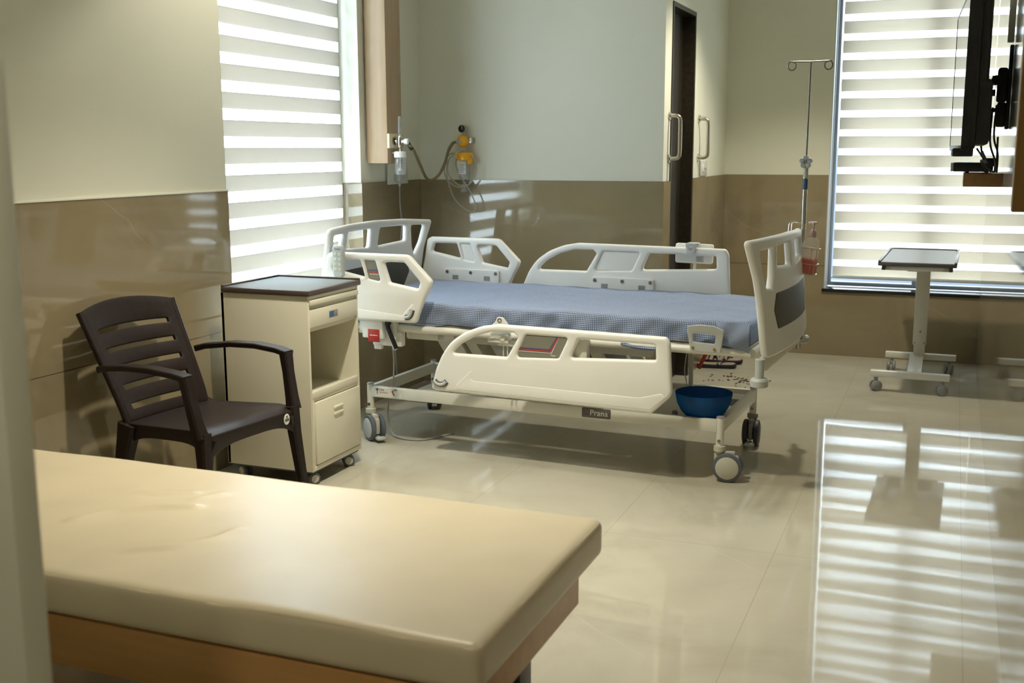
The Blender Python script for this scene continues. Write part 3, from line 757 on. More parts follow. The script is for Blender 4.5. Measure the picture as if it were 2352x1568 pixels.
obj('nozzle', MB().tube([(.012, 0, .231), (-.012, 0, .230), (-.026, 0, .227)], lambda t: .0055-.0018*t, 10), M['white_print'], sp_)
b = MB()
for z in (.045, .115): b.tube([(-.037, -.027, z), (.037, -.027, z), (.037, .027, z), (-.037, .027, z)], .0016, 6, closed=True)
for x, y in ((-.037, -.027), (.037, -.027), (.014, -.0275)): b.tube([(x, y, .115), (x*.98, y, .045), (x*.9, y*.9, -.002)], .0016, 6)
b.tube([(-.034, -.024, -.002), (.034, -.024, -.002), (.034, .024, -.002), (-.034, .024, -.002)], .0016, 6, closed=True)
for y in (-.02, .02): b.tube([(-.037, y, .0), (-.041, y, .10), (-.045, y, .213), (-.06, y, .222), (-.10, y, .222), (-.108, y, .212), (-.106, y, .17)], .0018, 6)
obj('wire_hanger', b, M['chrome'], sp_)

# ------------------------------------------------------------------ bedside cabinet
bc = thing('bedside_cabinet', 'tall cream bedside cabinet with drawer, open shelf and lower door', 'cabinet', (-2.582, 3.965, 0), 0)
x0, x1, y0, y1 = -.214, .203, -.190, .213
z0, z1 = .065, .795
b = MB(); T = .014
b.box(x0, x1, y0, y0+T, z0, z1, .002).box(x0, x1, y1-T, y1, z0, z1, .002).box(x0, x0+T, y0, y1, z0, z1, .001)
b.box(x0, x1-.002, y0+T, y1-T, z0, z0+.02, .001).box(x0, x1-.006, y0+T, y1-T, .355, .372, .001).box(x0, x1-.03, y0+T, y1-T, .64, .652, .001).box(x0, x1, y0+T, y1-T, .782, z1, .001)
b.box(x1-.02, x1-.001, y0+T, y1-T, .370, .398, .001).box(x1-.03, x1-.006, y0+T, y1-T, .65, .785, .001).box(x1-.016, x1-.003, y0+T, y0+.03, z0, .37, .001)
obj('cabinet_body', b, M['cabinet'], bc)
b = MB(); b.box(x0+.006, x1+.012, y0-.008, y1+.012, .7955, .818, .005)
top = obj('cabinet_top', b, M['brown_trim'], bc, 'taupe edged top')
obj('top_surface', MB().box(x0+.020, x1-.006, y0+.006, y1-.006, .8165, .8185, .0005), M['tray_blue'], top)
obj('top_rim', MB().box(x0+.006, x0+.020, y0-.006, y1+.010, .816, .826, .003).box(x0+.02, x1+.01, y1-.003, y1+.010, .816, .826, .003), M['brown_trim'], top)
dw = obj('drawer', MB().box(x1-.02, x1+.004, y0+.012, y1-.012, .665, .738, .003).box(x1-.005, x1+.010, y0+.008, y1-.008, .755, .777, .004).box(x1-.16, x1-.02, y0+.02, y1-.03, .66, .70, .002), M['cabinet'], bc)
obj('drawer_label', MB().box(x1+.0035, x1+.0052, -.035, .035, .688, .716, .001), M['grey_plastic'], dw)
obj('drawer_label_mark', MB().box(x1+.005, x1+.0058, -.030, .002, .691, .713), M['label_blue'], dw)
dr = obj('door', MB().box(x1-.016, x1+.004, y0+.032, y1-.006, .090, .352, .003), M['cabinet'], bc)
b = MB()
for z in (.275, .302): b.box(x1+.002, x1+.010, -.020, .055, z-.007, z+.007, .005, 3)
obj('door_vent', b, M['cabinet'], dr)
b = MB().box(x0+.01, x1-.01, y0+.012, y1-.012, .056, .066)
obj('base_plate', b, M['charcoal'], bc)
for x, y, a in ((x1-.035, y1-.06, -50), (x1-.035, y0+.05, -30), (x0+.05, y1-.05, 20), (x0+.05, y0+.05, 70)):
    R = Matrix.Rotation(rad(a), 3, 'Z'); q = MB()
    for s in (-1, 1): q.lathe([(0, s*.022), (.020, s*.0215), (.026, s*.018), (.026, s*.006), (.02, s*.004), (0, s*.004)], (x, y, .026), 'x', 24, rot=R)
    w_ = obj('caster', q, M['tyre'], bc)
    q = MB()
    for s in (-1, 1): q.lathe([(.017, s*.0215), (.017, s*.0225), (0, s*.0235)], (x, y, .026), 'x', 20, rot=R)
    obj('hub_cap', q, M['hub'], w_)
    obj('stem', MB().lathe([(.010, .03), (.012, .058)], (x, y, 0), n=14), M['tyre'], w_)

# ------------------------------------------------------------------ brown plastic armchair
ch = thing('armchair', 'dark brown slatted plastic armchair beside the bedside cabinet', 'chair', (-2.435, 3.20, 0), rad(-6))
bc_ = M['brown_chair']
def back_pt(y, s, off=0.):
    """s: 0 at the seat .. 1 at the top; y across"""
    wid = .196+.026*s
    yy = y*wid; bow = -.045*(1-y*y)*(.35+.65*s)
    x = -.205-.175*s**1.25-.01*math.sin(PI*s)+bow
    z = .425+.385*s+.026*(1-y*y)*max(0, (s-.75)/.25)
    n = Vector((-.91, 0, -.40))
    return Vector((x, yy, z))+n*off
slots = [(.10, .150), (.275, .320), (.440, .485), (.605, .648), (.775, .815)]
sv = sorted(set([0, .05]+[v for a, b_ in slots for v in (a, (a+b_)/2, b_)]+[.21, .38, .545, .71, .88, .94, 1.]))
yv = [-1, -.93, -.86, -.78, -.6, -.4, -.2, 0, .2, .4, .6, .78, .86, .93, 1]
bm = bmesh.new(); G = {}
def gv(i, j):
    if (i, j) not in G: G[i, j] = bm.verts.new(back_pt(yv[i], sv[j]))
    return G[i, j]
for i in range(len(yv)-1):
    for j in range(len(sv)-1):
        ym, sm = (yv[i]+yv[i+1])/2, (sv[j]+sv[j+1])/2
        if abs(ym) < .78 and any(a < sm < b_ for a, b_ in slots): continue
        bm.faces.new((gv(i, j), gv(i+1, j), gv(i+1, j+1), gv(i, j+1)))
bmesh.ops.recalc_face_normals(bm, faces=bm.faces)
me = bpy.data.meshes.new('m'); bm.to_mesh(me); bm.free()
bo = obj('backrest', finish(me, 60), bc_, ch)
sm_ = bo.modifiers.new('s', 'SOLIDIFY'); sm_.thickness = .016; sm_.offset = 0
bv = bo.modifiers.new('b', 'BEVEL'); bv.width = .004; bv.segments = 2; bv.limit_method = 'ANGLE'; bv.angle_limit = rad(50)
for s in (-1, 1): obj('back_rib', MB().tube([back_pt(s, t/8, .004) for t in range(9)], .0125, 10), bc_, ch)
def seat_pt(a, c):
    x = -.215+.41*a; wid = .205+.03*a; y = wid*c
    z = .428+.020*a-.014*math.sin(PI*min(1, a*1.05))*(1-c*c)
    if a > .8: z -= .06*((a-.8)/.2)**2*.35
    return (x, y, z)
bm = bmesh.new(); NA, NC = 18, 14
V = [[bm.verts.new(seat_pt(i/NA, -1+2*j/NC)) for j in range(NC+1)] for i in range(NA+1)]
for i in range(NA):
    for j in range(NC): bm.faces.new((V[i][j], V[i+1][j], V[i+1][j+1], V[i][j+1]))
def skirt(line, h):
    Q = [bm.verts.new(v.co+Vector((0, 0, -h(k/(len(line)-1))))) for k, v in enumerate(line)]
    for k in range(len(line)-1): bm.faces.new((line[k], line[k+1], Q[k+1], Q[k]))
skirt([V[NA][j] for j in range(NC+1)], lambda t: .045+.05*abs(2*t-1)**4)
skirt([V[i][0] for i in range(NA+1)], lambda t: .045+.05*abs(2*t-1)**4); skirt([V[i][NC] for i in range(NA+1)], lambda t: .045+.05*abs(2*t-1)**4)
skirt([V[0][j] for j in range(NC+1)], lambda t: .05)
bmesh.ops.recalc_face_normals(bm, faces=bm.faces)
me = bpy.data.meshes.new('m'); bm.to_mesh(me); bm.free()
so = obj('seat', finish(me, 45), bc_, ch)
sm_ = so.modifiers.new('s', 'SOLIDIFY'); sm_.thickness = .008; sm_.offset = -1
bv = so.modifiers.new('b', 'BEVEL'); bv.width = .004; bv.segments = 2; bv.limit_method = 'ANGLE'; bv.angle_limit = rad(45)
def bar(path, sizes, up):
    """rectangular-section swept bar; sizes (half width along side, half depth)"""
    mb = MB(); P = [Vector(p) for p in path]; rings = []
    for i, p in enumerate(P):
        t_ = (P[min(i+1, len(P)-1)]-P[max(i-1, 0)]).normalized(); sd = Vector(up).cross(t_).normalized(); n_ = t_.cross(sd)
        hw, hd = sizes[min(i, len(sizes)-1)]; c_ = .35*min(hw, hd)
        rings.append([mb.bm.verts.new(p+sd*a+n_*b__) for a, b__ in ((-hw+c_, -hd), (hw-c_, -hd), (hw, -hd+c_), (hw, hd-c_), (hw-c_, hd), (-hw+c_, hd), (-hw, hd-c_), (-hw, -hd+c_))])
    for A, B in zip(rings, rings[1:]):
        for k in range(8): mb.bm.faces.new((A[k], A[(k+1) % 8], B[(k+1) % 8], B[k]))
    mb.bm.faces.new(list(reversed(rings[0]))); mb.bm.faces.new(rings[-1]); return mb
for s in (-1, 1):
    obj('armrest', bar([(-.285, s*.236, .618), (-.24, s*.250, .630), (-.12, s*.262, .645), (.0, s*.266, .648), (.10, s*.264, .640), (.150, s*.260, .630)], [(.012, .012), (.018, .011), (.024, .010), (.026, .010), (.026, .010), (.024, .010)], (0, 0, 1)), bc_, ch)
    obj('arm_support', bar([(.138, s*.258, .634), (.150, s*.255, .56), (.168, s*.248, .47), (.178, s*.244, .425)], [(.024, .018), (.021, .016), (.023, .018), (.026, .022)], (1, 0, 0)), bc_, ch)
    obj('leg', bar([(.175, s*.232, .440), (.182, s*.238, .34), (.20, s*.250, .16), (.215, s*.262, 0)], [(.026, .024), (.022, .020), (.018, .016), (.016, .014)], (1, 0, 0)), bc_, ch)
    obj('leg', bar([(-.195, s*.198, .425), (-.215, s*.205, .33), (-.245, s*.222, .16), (-.270, s*.238, 0)], [(.028, .040), (.024, .032), (.018, .022), (.016, .016)], (1, 0, 0)), bc_, ch)
    obj('leg_gusset', bar([(.178, s*.20, .405), (.185, s*.225, .345)], [(.008, .03), (.006, .006)], (1, 0, 0)), bc_, ch)
st = obj('oval_sticker', MB().lathe([(.0, .0012), (.016, .0012), (.017, 0)], (0, 0, 0), 'x', 24), M['white_print'], ch, loc=(.197, .178, .402)); st.scale = (1, 1, 1.2)
obj('sticker_mark', MB().box(.0013, .0018, -.011, .011, -.006, .002).box(.0013, .0018, -.004, .004, .004, .011), M['badge_grey'], st)

# ------------------------------------------------------------------ daybed in the foreground
db = thing('daybed', 'low wooden daybed with a thick cream vinyl cushion nearest the camera', 'daybed', (0, 0, 0))
def cush(p, n):
    d = 0.
    if n.z > .7:
        def ridge(pts, wd, h):
            best = 9.
            for (ax, ay), (bx, by) in zip(pts, pts[1:]):
                ux, uy = bx-ax, by-ay; tt = max(0, min(1, ((p.x-ax)*ux+(p.y-ay)*uy)/(ux*ux+uy*uy)))
                best = min(best, math.hypot(p.x-ax-ux*tt, p.y-ay-uy*tt))
            return h*math.exp(-(best/wd)**2)
        d += ridge([(-1.98, 2.03), (-1.93, 2.12), (-1.85, 2.19), (-1.76, 2.23)], .013, .010)
        d += ridge([(-1.70, 1.92), (-1.62, 1.97), (-1.56, 2.05), (-1.55, 2.12)], .012, .008)
        d += ridge([(-1.98, 2.28), (-1.90, 2.28), (-1.83, 2.32)], .010, .007)
        d += ridge([(-1.80, 2.28), (-1.76, 2.34)], .010, .006)
        d += .0012*math.sin(p.x*7+p.y*9)+.001*math.sin(p.x*13-p.y*5)
    return Vector((0, 0, d))
obj('cushion', soft_box(XL+.03, -.760, 1.745, 2.535, .372, .472, .024, .013, cush), M['vinyl'], db)
obj('frame_box', MB().box(XL+.03, -.808, 1.752, 2.485, .255, .371, .004), M['wood_honey'], db)
for x in (-.95, -2.7):
    for y in (1.86, 2.38): obj('leg', MB().box(x-.04, x+.04, y-.04, y+.04, 0, .256, .004), M['charcoal'], db)

# ------------------------------------------------------------------ overbed table
ot = thing('overbed_table', 'wheeled overbed table with dark top and single column under the far window', 'table', (-.155, 6.9, 0), rad(-1))
b = MB(); b.box(-.205, .205, -.46, .43, .730, .752, .004)
tp = obj('table_top', b, M['tray_dark'], ot)
obj('top_rim', MB().box(-.205, -.190, -.46, .43, .750, .760, .004).box(.190, .205, -.46, .43, .750, .760, .004).box(-.19, .19, .415, .43, .750, .760, .004), M['tray_dark'], tp)
obj('top_surface', MB().box(-.186, .186, -.452, .412, .7515, .7530), M['tray_blue'] if False else mat('grey_laminate', (.20, .195, .18), .38, spec=.35), tp)
obj('support_frame', MB().box(-.165, .165, -.44, -.40, .706, .730, .003).box(-.165, .165, .36, .40, .706, .730, .003).box(-.165, -.13, -.44, .40, .706, .730, .003).box(.13, .165, -.44, .40, .706, .730, .003).box(-.05, .05, -.42, .38, .70, .722, .003), mw, ot)
obj('corner_block', MB().box(-.185, -.165, -.445, -.40, .706, .730, .002).box(.165, .185, -.445, -.40, .706, .730, .002), M['charcoal'], ot)
obj('column', MB().box(-.030, .050, .265, .320, .175, .72, .006), mw, ot)
obj('inner_column', MB().box(-.023, .043, .272, .313, .09, .18, .004), mw, ot)
b = MB()
for x in (-.018, .038): b.lathe([(.004, -.002), (.004, .001)], (x, .264, .19), 'y', 10)
b.lathe([(.006, -.002), (.006, .001)], (.012, .264, .26), 'y', 12)
obj('column_screw', b, M['dark_steel'], ot)
obj('base_bar', MB().box(-.222, .205, -.365, -.315, .082, .118, .004), mw, ot)
obj('base_bar', MB().box(-.187, .225, .290, .335, .082, .118, .004), mw, ot)
obj('base_spine', MB().box(-.035, .045, -.32, .295, .085, .113, .004, rot=Matrix.Rotation(rad(1.5), 3, 'Z')), mw, ot)
for x, y, a in ((-.190, -.345, 30), (.165, -.345, 20), (-.15, .305, 95), (.185, .305, 80)):
    R = Matrix.Rotation(rad(a-90), 3, 'Z'); q = MB()
    for s in (-1, 1): q.lathe([(0, s*.027), (.024, s*.026), (.030, s*.022), (.030, s*.008), (.022, s*.005), (0, s*.005)], (x, y, .030), 'x', 24, rot=R)
    cs = obj('caster', q, M['grey_plastic'], ot)
    q = MB(); q.lathe([(.009, .05), (.013, .083)], (x, y, 0), n=14).box(x-.014, x+.014, y-.014, y+.014, .04, .064, .006)
    obj('fork', q, M['grey_plastic'], cs)

# ------------------------------------------------------------------ TV corner on the right wall
yN, yFr = 4.56, 5.62
tvx, tvr = .0145, math.atan2(-.0455, 1.06)
tv = thing('television', 'flat black television mounted edge-on to the right wall', 'television', (.0145, yN, 1.362), -math.atan2(-.0455-.0145*0, 1.06) if False else math.atan2(.0455, 1.06))
TW, TH = 1.061, .600
obj('screen', MB().box(.0015, .004, .014, TW-.014, .022, TH-.014), M['screen'], tv)
obj('bezel', MB().box(0, .030, 0, TW, 0, .022, .003).box(0, .030, 0, TW, TH-.014, TH, .003).box(0, .030, 0, .014, .02, TH-.012, .002).box(0, .030, TW-.014, TW, .02, TH-.012, .002), M['black'], tv)
b = MB(); b.box(.006, .050, .006, TW-.006, .006, TH-.006, .01).box(.03, .100, .02, TW-.02, .02, .27, .02).box(.03, .085, .02, TW-.02, .25, TH-.03, .02)
obj('back_cover', b, M['black'], tv)
obj('speaker_bar', MB().box(-.028, .045, .004, .16, -.020, .012, .006), M['black'], tv)
mn = thing('wall_mount', 'black articulated bracket holding the television to the right wall', 'bracket', (XR, 5.12, 1.62))
obj('mount_plate', MB().box(-.016, -.001, -.035, .035, -.17, .17, .004), M['black'], mn)
obj('mount_arm', MB().box(-.055, -.016, -.03, .03, -.06, .08, .01).tube([(-.05, 0, .03), (-.075, .0, .03)], .02, 14).tube([(-.05, 0, -.09), (-.09, 0, -.095)], .009, 10).box(-.05, -.016, -.02, .02, -.16, -.06, .006).tube([(-.06, 0, -.02), (-.09, .0, -.02)], .014), M['soft_black'], mn)
obj('tilt_knob', MB().lathe([(.018, -.012), (.02, 0), (.018, .012)], (-.060, -.03, .03), 'y', 18), M['soft_black'], mn)
tag(obj('cable_conduit', MB().box(XR-.028, XR-.003, 5.10, 5.125, 1.80, H-.002, .003), M['socket']), 'white cable conduit running up the right wall behind the television', 'conduit')
sh = thing('wall_shelf', 'small brown wooden shelf under the television', 'shelf', (XR, 5.34, 1.205))
obj('shelf_board', MB().box(-.160, -.001, 0, .45, 0, .058, .002), M['wood_shelf'], sh)
stb = thing('set_top_box', 'small black box with silver end on the shelf under the television', 'set-top box', (-.02, 5.36, 1.264))
obj('box_body', MB().box(.012, .175, 0, .22, .006, .046, .003), M['black'], stb)
obj('silver_end', MB().box(0, .012, .002, .218, .007, .045, .002), M['light_grey'], stb)
b = MB()
for x in (.07, .15):
    for y in (.03, .19): b.lathe([(.008, 0), (.008, .007)], (x, y, 0), n=12)
obj('rubber_foot', b, M['soft_black'], stb)
cb = thing('cable_bundle', 'black cables looping from the television down to the shelf', 'cables', (.10, 5.2, 1.3))
for pts in (((.02, -.1, .22), (-.005, -.05, .10), (.02, .02, .0), (.055, .1, -.03)), ((.03, -.08, .24), (.03, -.04, .10), (.055, 0, .02), (.06, .12, -.03)), ((.045, -.06, .25), (.045, 0, .12), (.065, .03, .05), (.07, .14, -.03)),
            ((-.02, -.1, .07), (.01, 0, .03), (.03, .1, .01), (.045, .15, -.03)), ((.0, -.15, .06), (.02, -.1, .015), (.0, .0, .02), (.03, .12, -.03)), ((.06, .0, .12), (.065, .04, .0), (.068, .1, -.03))):
    obj('cable', MB().tube(pts, .0042, 8, smooth=6), M['black'], cb)
obj('adapter_block', MB().box(.01, .065, .12, .17, -.005, .03, .004), M['black'], cb)
tag(obj('service_box', MB().box(.126, XR-.001, 2.80, 2.86, 1.228, H-.002, .002), M['wood_brown']), 'plain brown wooden box on the right wall beside the television', 'service box')

# ------------------------------------------------------------------ wood column, medical gas, socket
tag(obj('service_box', MB().box(XL+.001, -2.778, 5.235, 5.402, 1.302, H-.002, .002), M['wood_light']), 'tall narrow light wood service box on the wall between window and corner', 'service box')
go = thing('gas_outlet', 'cream gas outlet plate on the side of the wood service box', 'gas outlet', (-2.778, 5.318, 1.418))
obj('outlet_plate', MB().box(0, .016, -.088, .078, -.038, .038, .004), M['cream_plastic'], go)
obj('outlet_ring', MB().lathe([(.024, .016), (.024, .019), (.017, .020), (.016, .017)], (0, -.035, 0), 'x', 24), M['gold'], go)
obj('outlet_core', MB().lathe([(.016, .015), (.016, .0185), (0, .0185)], (0, -.035, 0), 'x', 24), M['black'], go)
fm = thing('oxygen_flowmeter', 'chrome flowmeter with clear humidifier bottle plugged into the cream outlet', 'flowmeter', (-2.730, 5.285, 1.415))
obj('inlet_stem', MB().tube([(-.027, 0, 0), (.0, 0, 0)], .009, 14).lathe([(.012, -.012), (.012, .004)], (-.012, 0, 0), 'x', 8), M['chrome'], fm)
obj('valve_body', MB().lathe([(.011, -.03), (.014, -.02), (.016, 0), (.014, .022), (.010, .03)], n=18).tube([(.0, 0, 0), (.03, 0, 0)], .009, 12), M['chrome'], fm)
obj('flow_tube', MB().lathe([(.0095, .03), (.0095, .125), (.007, .13), (0, .131)], n=18), M['clear'], fm)
obj('white_knob', MB().lathe([(.012, .026), (.015, .03), (.015, .048), (.011, .052), (0, .052)], (0, 0, 0), 'x', 18), M['white_print'], fm)
obj('bottle_cap', MB().lathe([(.004, -.035), (.004, -.05), (.030, -.052), (.033, -.058), (.033, -.082), (.030, -.084)], n=28).tube([(-.03, 0, -.06), (-.055, -.0, -.058)], .005, 8), M['white_print'], fm)
obj('humidifier_jar', MB().lathe([(.029, -.084), (.029, -.155), (.026, -.170), (.020, -.174), (0, -.174)], n=28), M['clear'], fm)
obj('dip_tube', MB().tube([(0, 0, -.084), (0, 0, -.14)], .004, 8).lathe([(.008, -.152), (.009, -.14), (.004, -.135)], n=12), M['white_print'], fm)
b = MB()
for k in range(4): b.box(.008, .022, -.0285, -.027, -.100-.013*k, -.0985-.013*k)
obj('scale_print', b, M['charcoal'], fm)
so_ = thing('wall_socket', 'white socket plate with a grey plug under the wood service box', 'socket', (XL, 5.57, 1.243))
obj('socket_plate', MB().box(.0005, .012, -.12, .12, -.06, .055, .004), M['socket'], so_)
obj('plug', MB().box(.012, .05, -.055, -.005, -.045, .0, .008).tube([(.035, -.03, -.045), (.033, -.03, -.07)], .008, 10), M['light_grey'], so_)
obj('socket_holes', MB().box(.0115, .0125, .030, .036, -.03, -.02).box(.0115, .0125, .05, .056, -.03, -.02).box(.0115, .0125, .068, .074, -.028, -.022), M['charcoal'], so_)
cd = MB(); cd.tube([(XL+.033, 5.54, 1.173), (XL+.03, 5.545, 1.08), (XL+.035, 5.55, .95), (XL+.03, 5.52, .75), (XL+.04, 5.45, .45), (XL+.06, 5.40, .20), (XL+.12, 5.36, .02), (XL+.25, 5.34, .006), (XL+.45, 5.38, .006)], .0042, 8, smooth=8)
tag(obj('power_cord', cd, M['cord']), 'pale grey power cord from the wall socket to the bed', 'cord')
cd = MB(); cd.tube([(.185, -.10, .49), (.15, -.03, .40), (.09, .06, .27), (.045, .08, .12), (.08, .06, .02), (.17, .03, .006), (.26, .06, .006), (.33, .22, .006)], .0040, 8, smooth=8)
obj('mains_cord', cd, M['cord'], bed, 'grey cord hanging to the floor')

# vacuum regulator with jar, on the back wall
vr = thing('suction_unit', 'orange-yellow suction regulator and collection jar on the back wall', 'suction unit', (-2.615, YB+E_, 1.42))
obj('wall_fitting', MB().lathe([(.022, 0), (.022, -.012), (.012, -.014), (.012, -.04)], (0, 0, 0), 'y', 20).box(.03, .055, -.045, -.005, -.012, .018, .003), M['steel'], vr)
obj('regulator_body', MB().lathe([(0, -.075), (.016, -.073), (.030, -.063), (.036, -.05), (.034, -.036), (.020, -.028)], (0, 0, 0), 'y', 32), M['yellow'], vr)
obj('regulator_knob', MB().lathe([(.010, -.07), (.012, -.082), (0, -.083)], (-.006, 0, -.006), 'y', 18), M['steel'], vr)
gg = obj('gauge', MB().lathe([(.0, -.03), (.020, -.03), (.0225, -.034), (.0225, -.066), (.0208, -.068), (.0206, -.064), (0, -.064)], (.002, 0, .068), 'y', 28), M['steel'], vr)
obj('gauge_dial', MB().lathe([(.0205, -.066), (0, -.0665)], (.002, 0, .068), 'y', 28), M['black'], gg)
obj('gauge_needle', MB().box(.001, .003, -.068, -.067, .066, .084), M['white_print'], gg)
obj('neck', MB().tube([(.002, -.048, .030), (.002, -.048, .05)], .008, 12).tube([(.012, -.048, -.038), (.014, -.05, -.066)], .009, 12), M['steel'], vr)
lid = obj('jar_lid', MB().lathe([(.010, -.062), (.040, -.066), (.046, -.074), (.048, -.100), (.045, -.108), (.040, -.11)], (.018, -.055, 0), n=36).tube([(-.012, -.09, -.075), (-.016, -.115, -.078)], .008).lathe([(.012, -.13), (.016, -.125), (.016, -.10)], (.055, -.07, 0), n=16), M['yellow'], vr)
obj('jar', MB().lathe([(.034, -.11), (.034, -.20), (.030, -.212), (.0, -.213)], (.014, -.055, 0), n=32), M['clear'], vr)
b = MB(); q = MB()
obj('jar_label', MB().box(-.008, .036, -.0905, -.0895, -.185, -.118), M['socket'], vr)
for k in range(6): b.box(-.004, .030-.004*(k % 3), -.0915, -.0903, -.132-.009*k, -.1295-.009*k)
obj('label_print', b, M['charcoal'], vr)
obj('outlet_cup', MB().lathe([(.010, -.215), (.012, -.24), (.022, -.245), (.024, -.285), (.018, -.29), (0, -.29)], (.012, -.05, 0), n=24), M['clear'], vr)
obj('float_ball', MB().lathe([(0, -.252), (.012, -.247), (.016, -.24), (.010, -.234), (0, -.232)], (.018, -.05, 0), n=16), mat('violet_float', (.16, .10, .25), .4), vr)
hs = MB(); Yh = YB-.05
hs.tube([(-2.690, 5.29, 1.405), (-2.672, 5.32, 1.375), (-2.70, 5.45, 1.30), (-2.735, 5.60, 1.22), (-2.745, 5.70, 1.205), (-2.728, 5.76, 1.235), (-2.705, 5.79, 1.30), (-2.69, 5.80, 1.36), (-2.668, 5.815, 1.405), (-2.65, 5.82, 1.415)], .0085, 12, smooth=7)
hz = thing('suction_hose', 'olive brown hose sagging from the flowmeter to the orange regulator', 'hose', (0, 0, 0))
obj('hose_body', hs, M['hose_brown'], hz)
obj('black_connector', MB().tube([(-2.700, 5.285, 1.418), (-2.688, 5.292, 1.408), (-2.674, 5.312, 1.375)], .0115, 12), M['black'], hz)
def P_(dx, dz, dy=-.06): return (dx, dy-E_, dz)
tb = MB()
tb.tube([P_(-.005, -.085), P_(-.06, -.07), P_(-.10, -.11), P_(-.105, -.19), P_(-.06, -.245), P_(.0, -.262), P_(.05, -.24), P_(.085, -.18), P_(.085, -.12), P_(.05, -.07), P_(-.01, -.06), P_(-.075, -.10), P_(-.085, -.18), P_(-.04, -.235), P_(.02, -.265)], .0048, 8, smooth=7)
tb.tube([P_(-.055, -.005), P_(-.085, -.05), P_(-.092, -.13), P_(-.088, -.22), P_(-.05, -.32), P_(.02, -.385), P_(.075, -.40), P_(.085, -.36), P_(.05, -.28), P_(.0, -.21), P_(-.035, -.14), P_(-.03, -.10)], .0048, 8, smooth=7)
obj('clear_tubing', tb, M['tube_clear'], vr, 'coil of clear tubing')

# grab rails and switch at the door
for y, nm in ((6.0, 'steel grab handle on the wall edge before the dark doorway'), (6.745, 'steel grab handle on the wall beyond the dark doorway')):
    gr = thing('grab_rail', nm, 'grab handle', (XD-E_, y, 1.435), group='steel grab handles at the doorway')
    obj('grip', MB().tube([(.004, 0, .115), (.035, 0, .115), (.053, 0, .108), (.061, 0, .088), (.062, 0, .0), (.061, 0, -.088), (.053, 0, -.108), (.035, 0, -.115), (.004, 0, -.115)], .0115, 14, smooth=3), M['steel'], gr)
    for z in (.115, -.115): obj('flange', MB().lathe([(.024, .0005), (.024, .007), (.021, .009), (.012, .009)], (0, 0, z), 'x', 24), M['steel'], gr)
sw = thing('light_switch', 'small white switch plate beside the far grab handle', 'switch', (XD-E_, 6.90, 1.255))
obj('switch_plate', MB().box(.0005, .010, -.09, .09, -.048, .048, .004), M['socket'], sw)
obj('rocker', MB().box(.010, .013, -.06, -.02, -.025, .025, .002), M['white_print'], sw)
obj('socket_holes', MB().box(.0098, .0106, .02, .03, -.01, .0).box(.0098, .0106, .045, .055, -.012, -.002), M['charcoal'], sw)

# ------------------------------------------------------------------ sandals and debris on the floor behind the bed
def sandal(x, y, rz, label):
    s = thing('sandal', label, 'sandal', (x, y, 0), rz, 'navy strap sandals')
    o = fillet([(-.12, -.03), (0, -.036), (.12, -.042), (.135, 0), (.12, .042), (0, .036), (-.12, .03), (-.135, 0)], .03)
    obj('sole', plate(o, [], .022, .004, lambda a, b_, d: (a, b_, .012+d+.02*max(0, abs(a)-.03)**1.5*8)), M['navy'], s)
    obj('footbed', plate([(a*.93, c*.9) for a, c in o], [], .003, .001, lambda a, b_, d: (a, b_, .0245+d+.02*max(0, abs(a)-.03)**1.5*8)), M['sole'], s)
    for (a, h, tw) in ((.05, .05, .02), (.0, .07, -.02), (-.08, .06, .0)):
        q = MB(); pts = [(a-tw, -.036, .02), (a-tw*.6, -.030, h*.8), (a, 0, h), (a+tw*.6, .030, h*.8), (a+tw, .036, .02)]
        mb = bar([tuple(c) for c in catmull([Vector(c) for c in pts], 5)], [(.011, .002)], (1, 0, 0)); obj('strap', mb, M['navy'], s)
    return s
sandal(-1.345, 6.90, rad(12), 'nearer navy sandal with crossed straps on the floor behind the bed')
sandal(-1.335, 7.06, rad(8), 'farther navy sandal with crossed straps on the floor behind the bed')
b = MB()
for k in range(55):
    x, y = random.gauss(-1.15, .09), random.gauss(6.52, .10); s = random.uniform(.003, .009)
    b.box(x-s, x+s, y-s*.6, y+s*.6, 0.0005, random.uniform(.002, .006), rot=Matrix.Rotation(random.uniform(0, 3), 3, 'Z'))
o = tag(obj('debris', b, M['crumb']), 'scatter of brown crumbs on the floor behind the bed', 'debris'); o['kind'] = 'stuff'

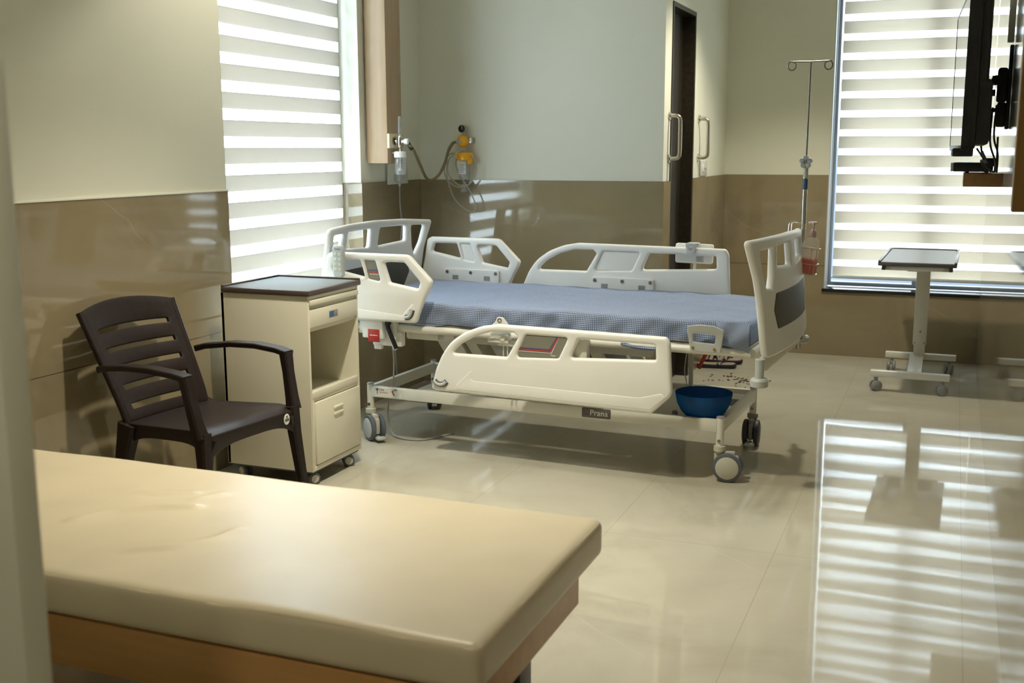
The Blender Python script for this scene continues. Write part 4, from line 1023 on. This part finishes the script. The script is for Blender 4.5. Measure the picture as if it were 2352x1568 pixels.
# ------------------------------------------------------------------ light
def lamp(x, y, pw, col=(1, .935, .75), r=.06, size=150, blend=.6):
    l = bpy.data.lights.new('downlight', 'SPOT'); l.energy = pw; l.color = col; l.shadow_soft_size = r; l.spot_size = rad(size); l.spot_blend = blend
    o = bpy.data.objects.new('downlight', l); C.objects.link(o); o.location = (x, y, H-.03); return o
lamp(-1.68, 3.22, 262, size=95, blend=1.)
lamp(-.85, .3, 48, size=118, blend=.4)
lamp(-2.36, 3.98, 35, size=108, blend=.35)
lamp(-.75, 6.2, 120, size=110, blend=.6)
W = bpy.data.worlds.new('sky'); bpy.context.scene.world = W; W.use_nodes = True
k = W.node_tree; bg = k.nodes['Background']; bg.inputs[1].default_value = 10.
tc = k.nodes.new('ShaderNodeTexCoord'); sx = k.nodes.new('ShaderNodeSeparateXYZ'); rp = k.nodes.new('ShaderNodeValToRGB')
k.links.new(tc.outputs['Generated'], sx.inputs[0]); k.links.new(sx.outputs[2], rp.inputs[0])
e = rp.color_ramp.elements; e[0].position = 0.; e[0].color = (.10, .13, .17, 1); e[1].position = .03; e[1].color = (.84, .94, 1., 1)
k.links.new(rp.outputs[0], bg.inputs[0])
r2 = k.nodes.new('ShaderNodeMapRange'); r2.inputs[1].default_value = -.05; r2.inputs[2].default_value = -.7; r2.inputs[3].default_value = 5.6; r2.inputs[4].default_value = 27.   # brighter towards the sun's side
k.links.new(sx.outputs[0], r2.inputs[0]); k.links.new(r2.outputs[0], bg.inputs[1])

# ------------------------------------------------------------------ camera
cam = bpy.data.cameras.new('camera'); co = bpy.data.objects.new('camera', cam); C.objects.link(co)
yaw, pitch, roll, F, HC = .37781, .17247, -.00272, 2537.94, 1.375
cy, sy, cp_, sp2 = math.cos(yaw), math.sin(yaw), math.cos(pitch), math.sin(pitch)
f = Vector((-sy*cp_, cy*cp_, -sp2)); r = Vector((cy, sy, 0)); u = r.cross(f)
r2 = math.cos(roll)*r+math.sin(roll)*u; u2 = -math.sin(roll)*r+math.cos(roll)*u
co.matrix_world = Matrix(((r2.x, u2.x, -f.x, 0), (r2.y, u2.y, -f.y, 0), (r2.z, u2.z, -f.z, HC), (0, 0, 0, 1)))
cam.sensor_fit = 'HORIZONTAL'; cam.sensor_width = 36; cam.lens = F*36/2352; cam.clip_start = .02
cam.dof.use_dof = True; cam.dof.focus_distance = 4.7; cam.dof.aperture_fstop = 4.0

sc = bpy.context.scene; sc.camera = co
sc.view_settings.view_transform = 'Standard'; sc.view_settings.look = 'None'; sc.view_settings.exposure = .12; sc.view_settings.gamma = 1.
sc.cycles.use_denoising = True; sc.cycles.max_bounces = 10; sc.cycles.diffuse_bounces = 5; sc.cycles.transparent_max_bounces = 16
sc.cycles.sample_clamp_indirect = 6.
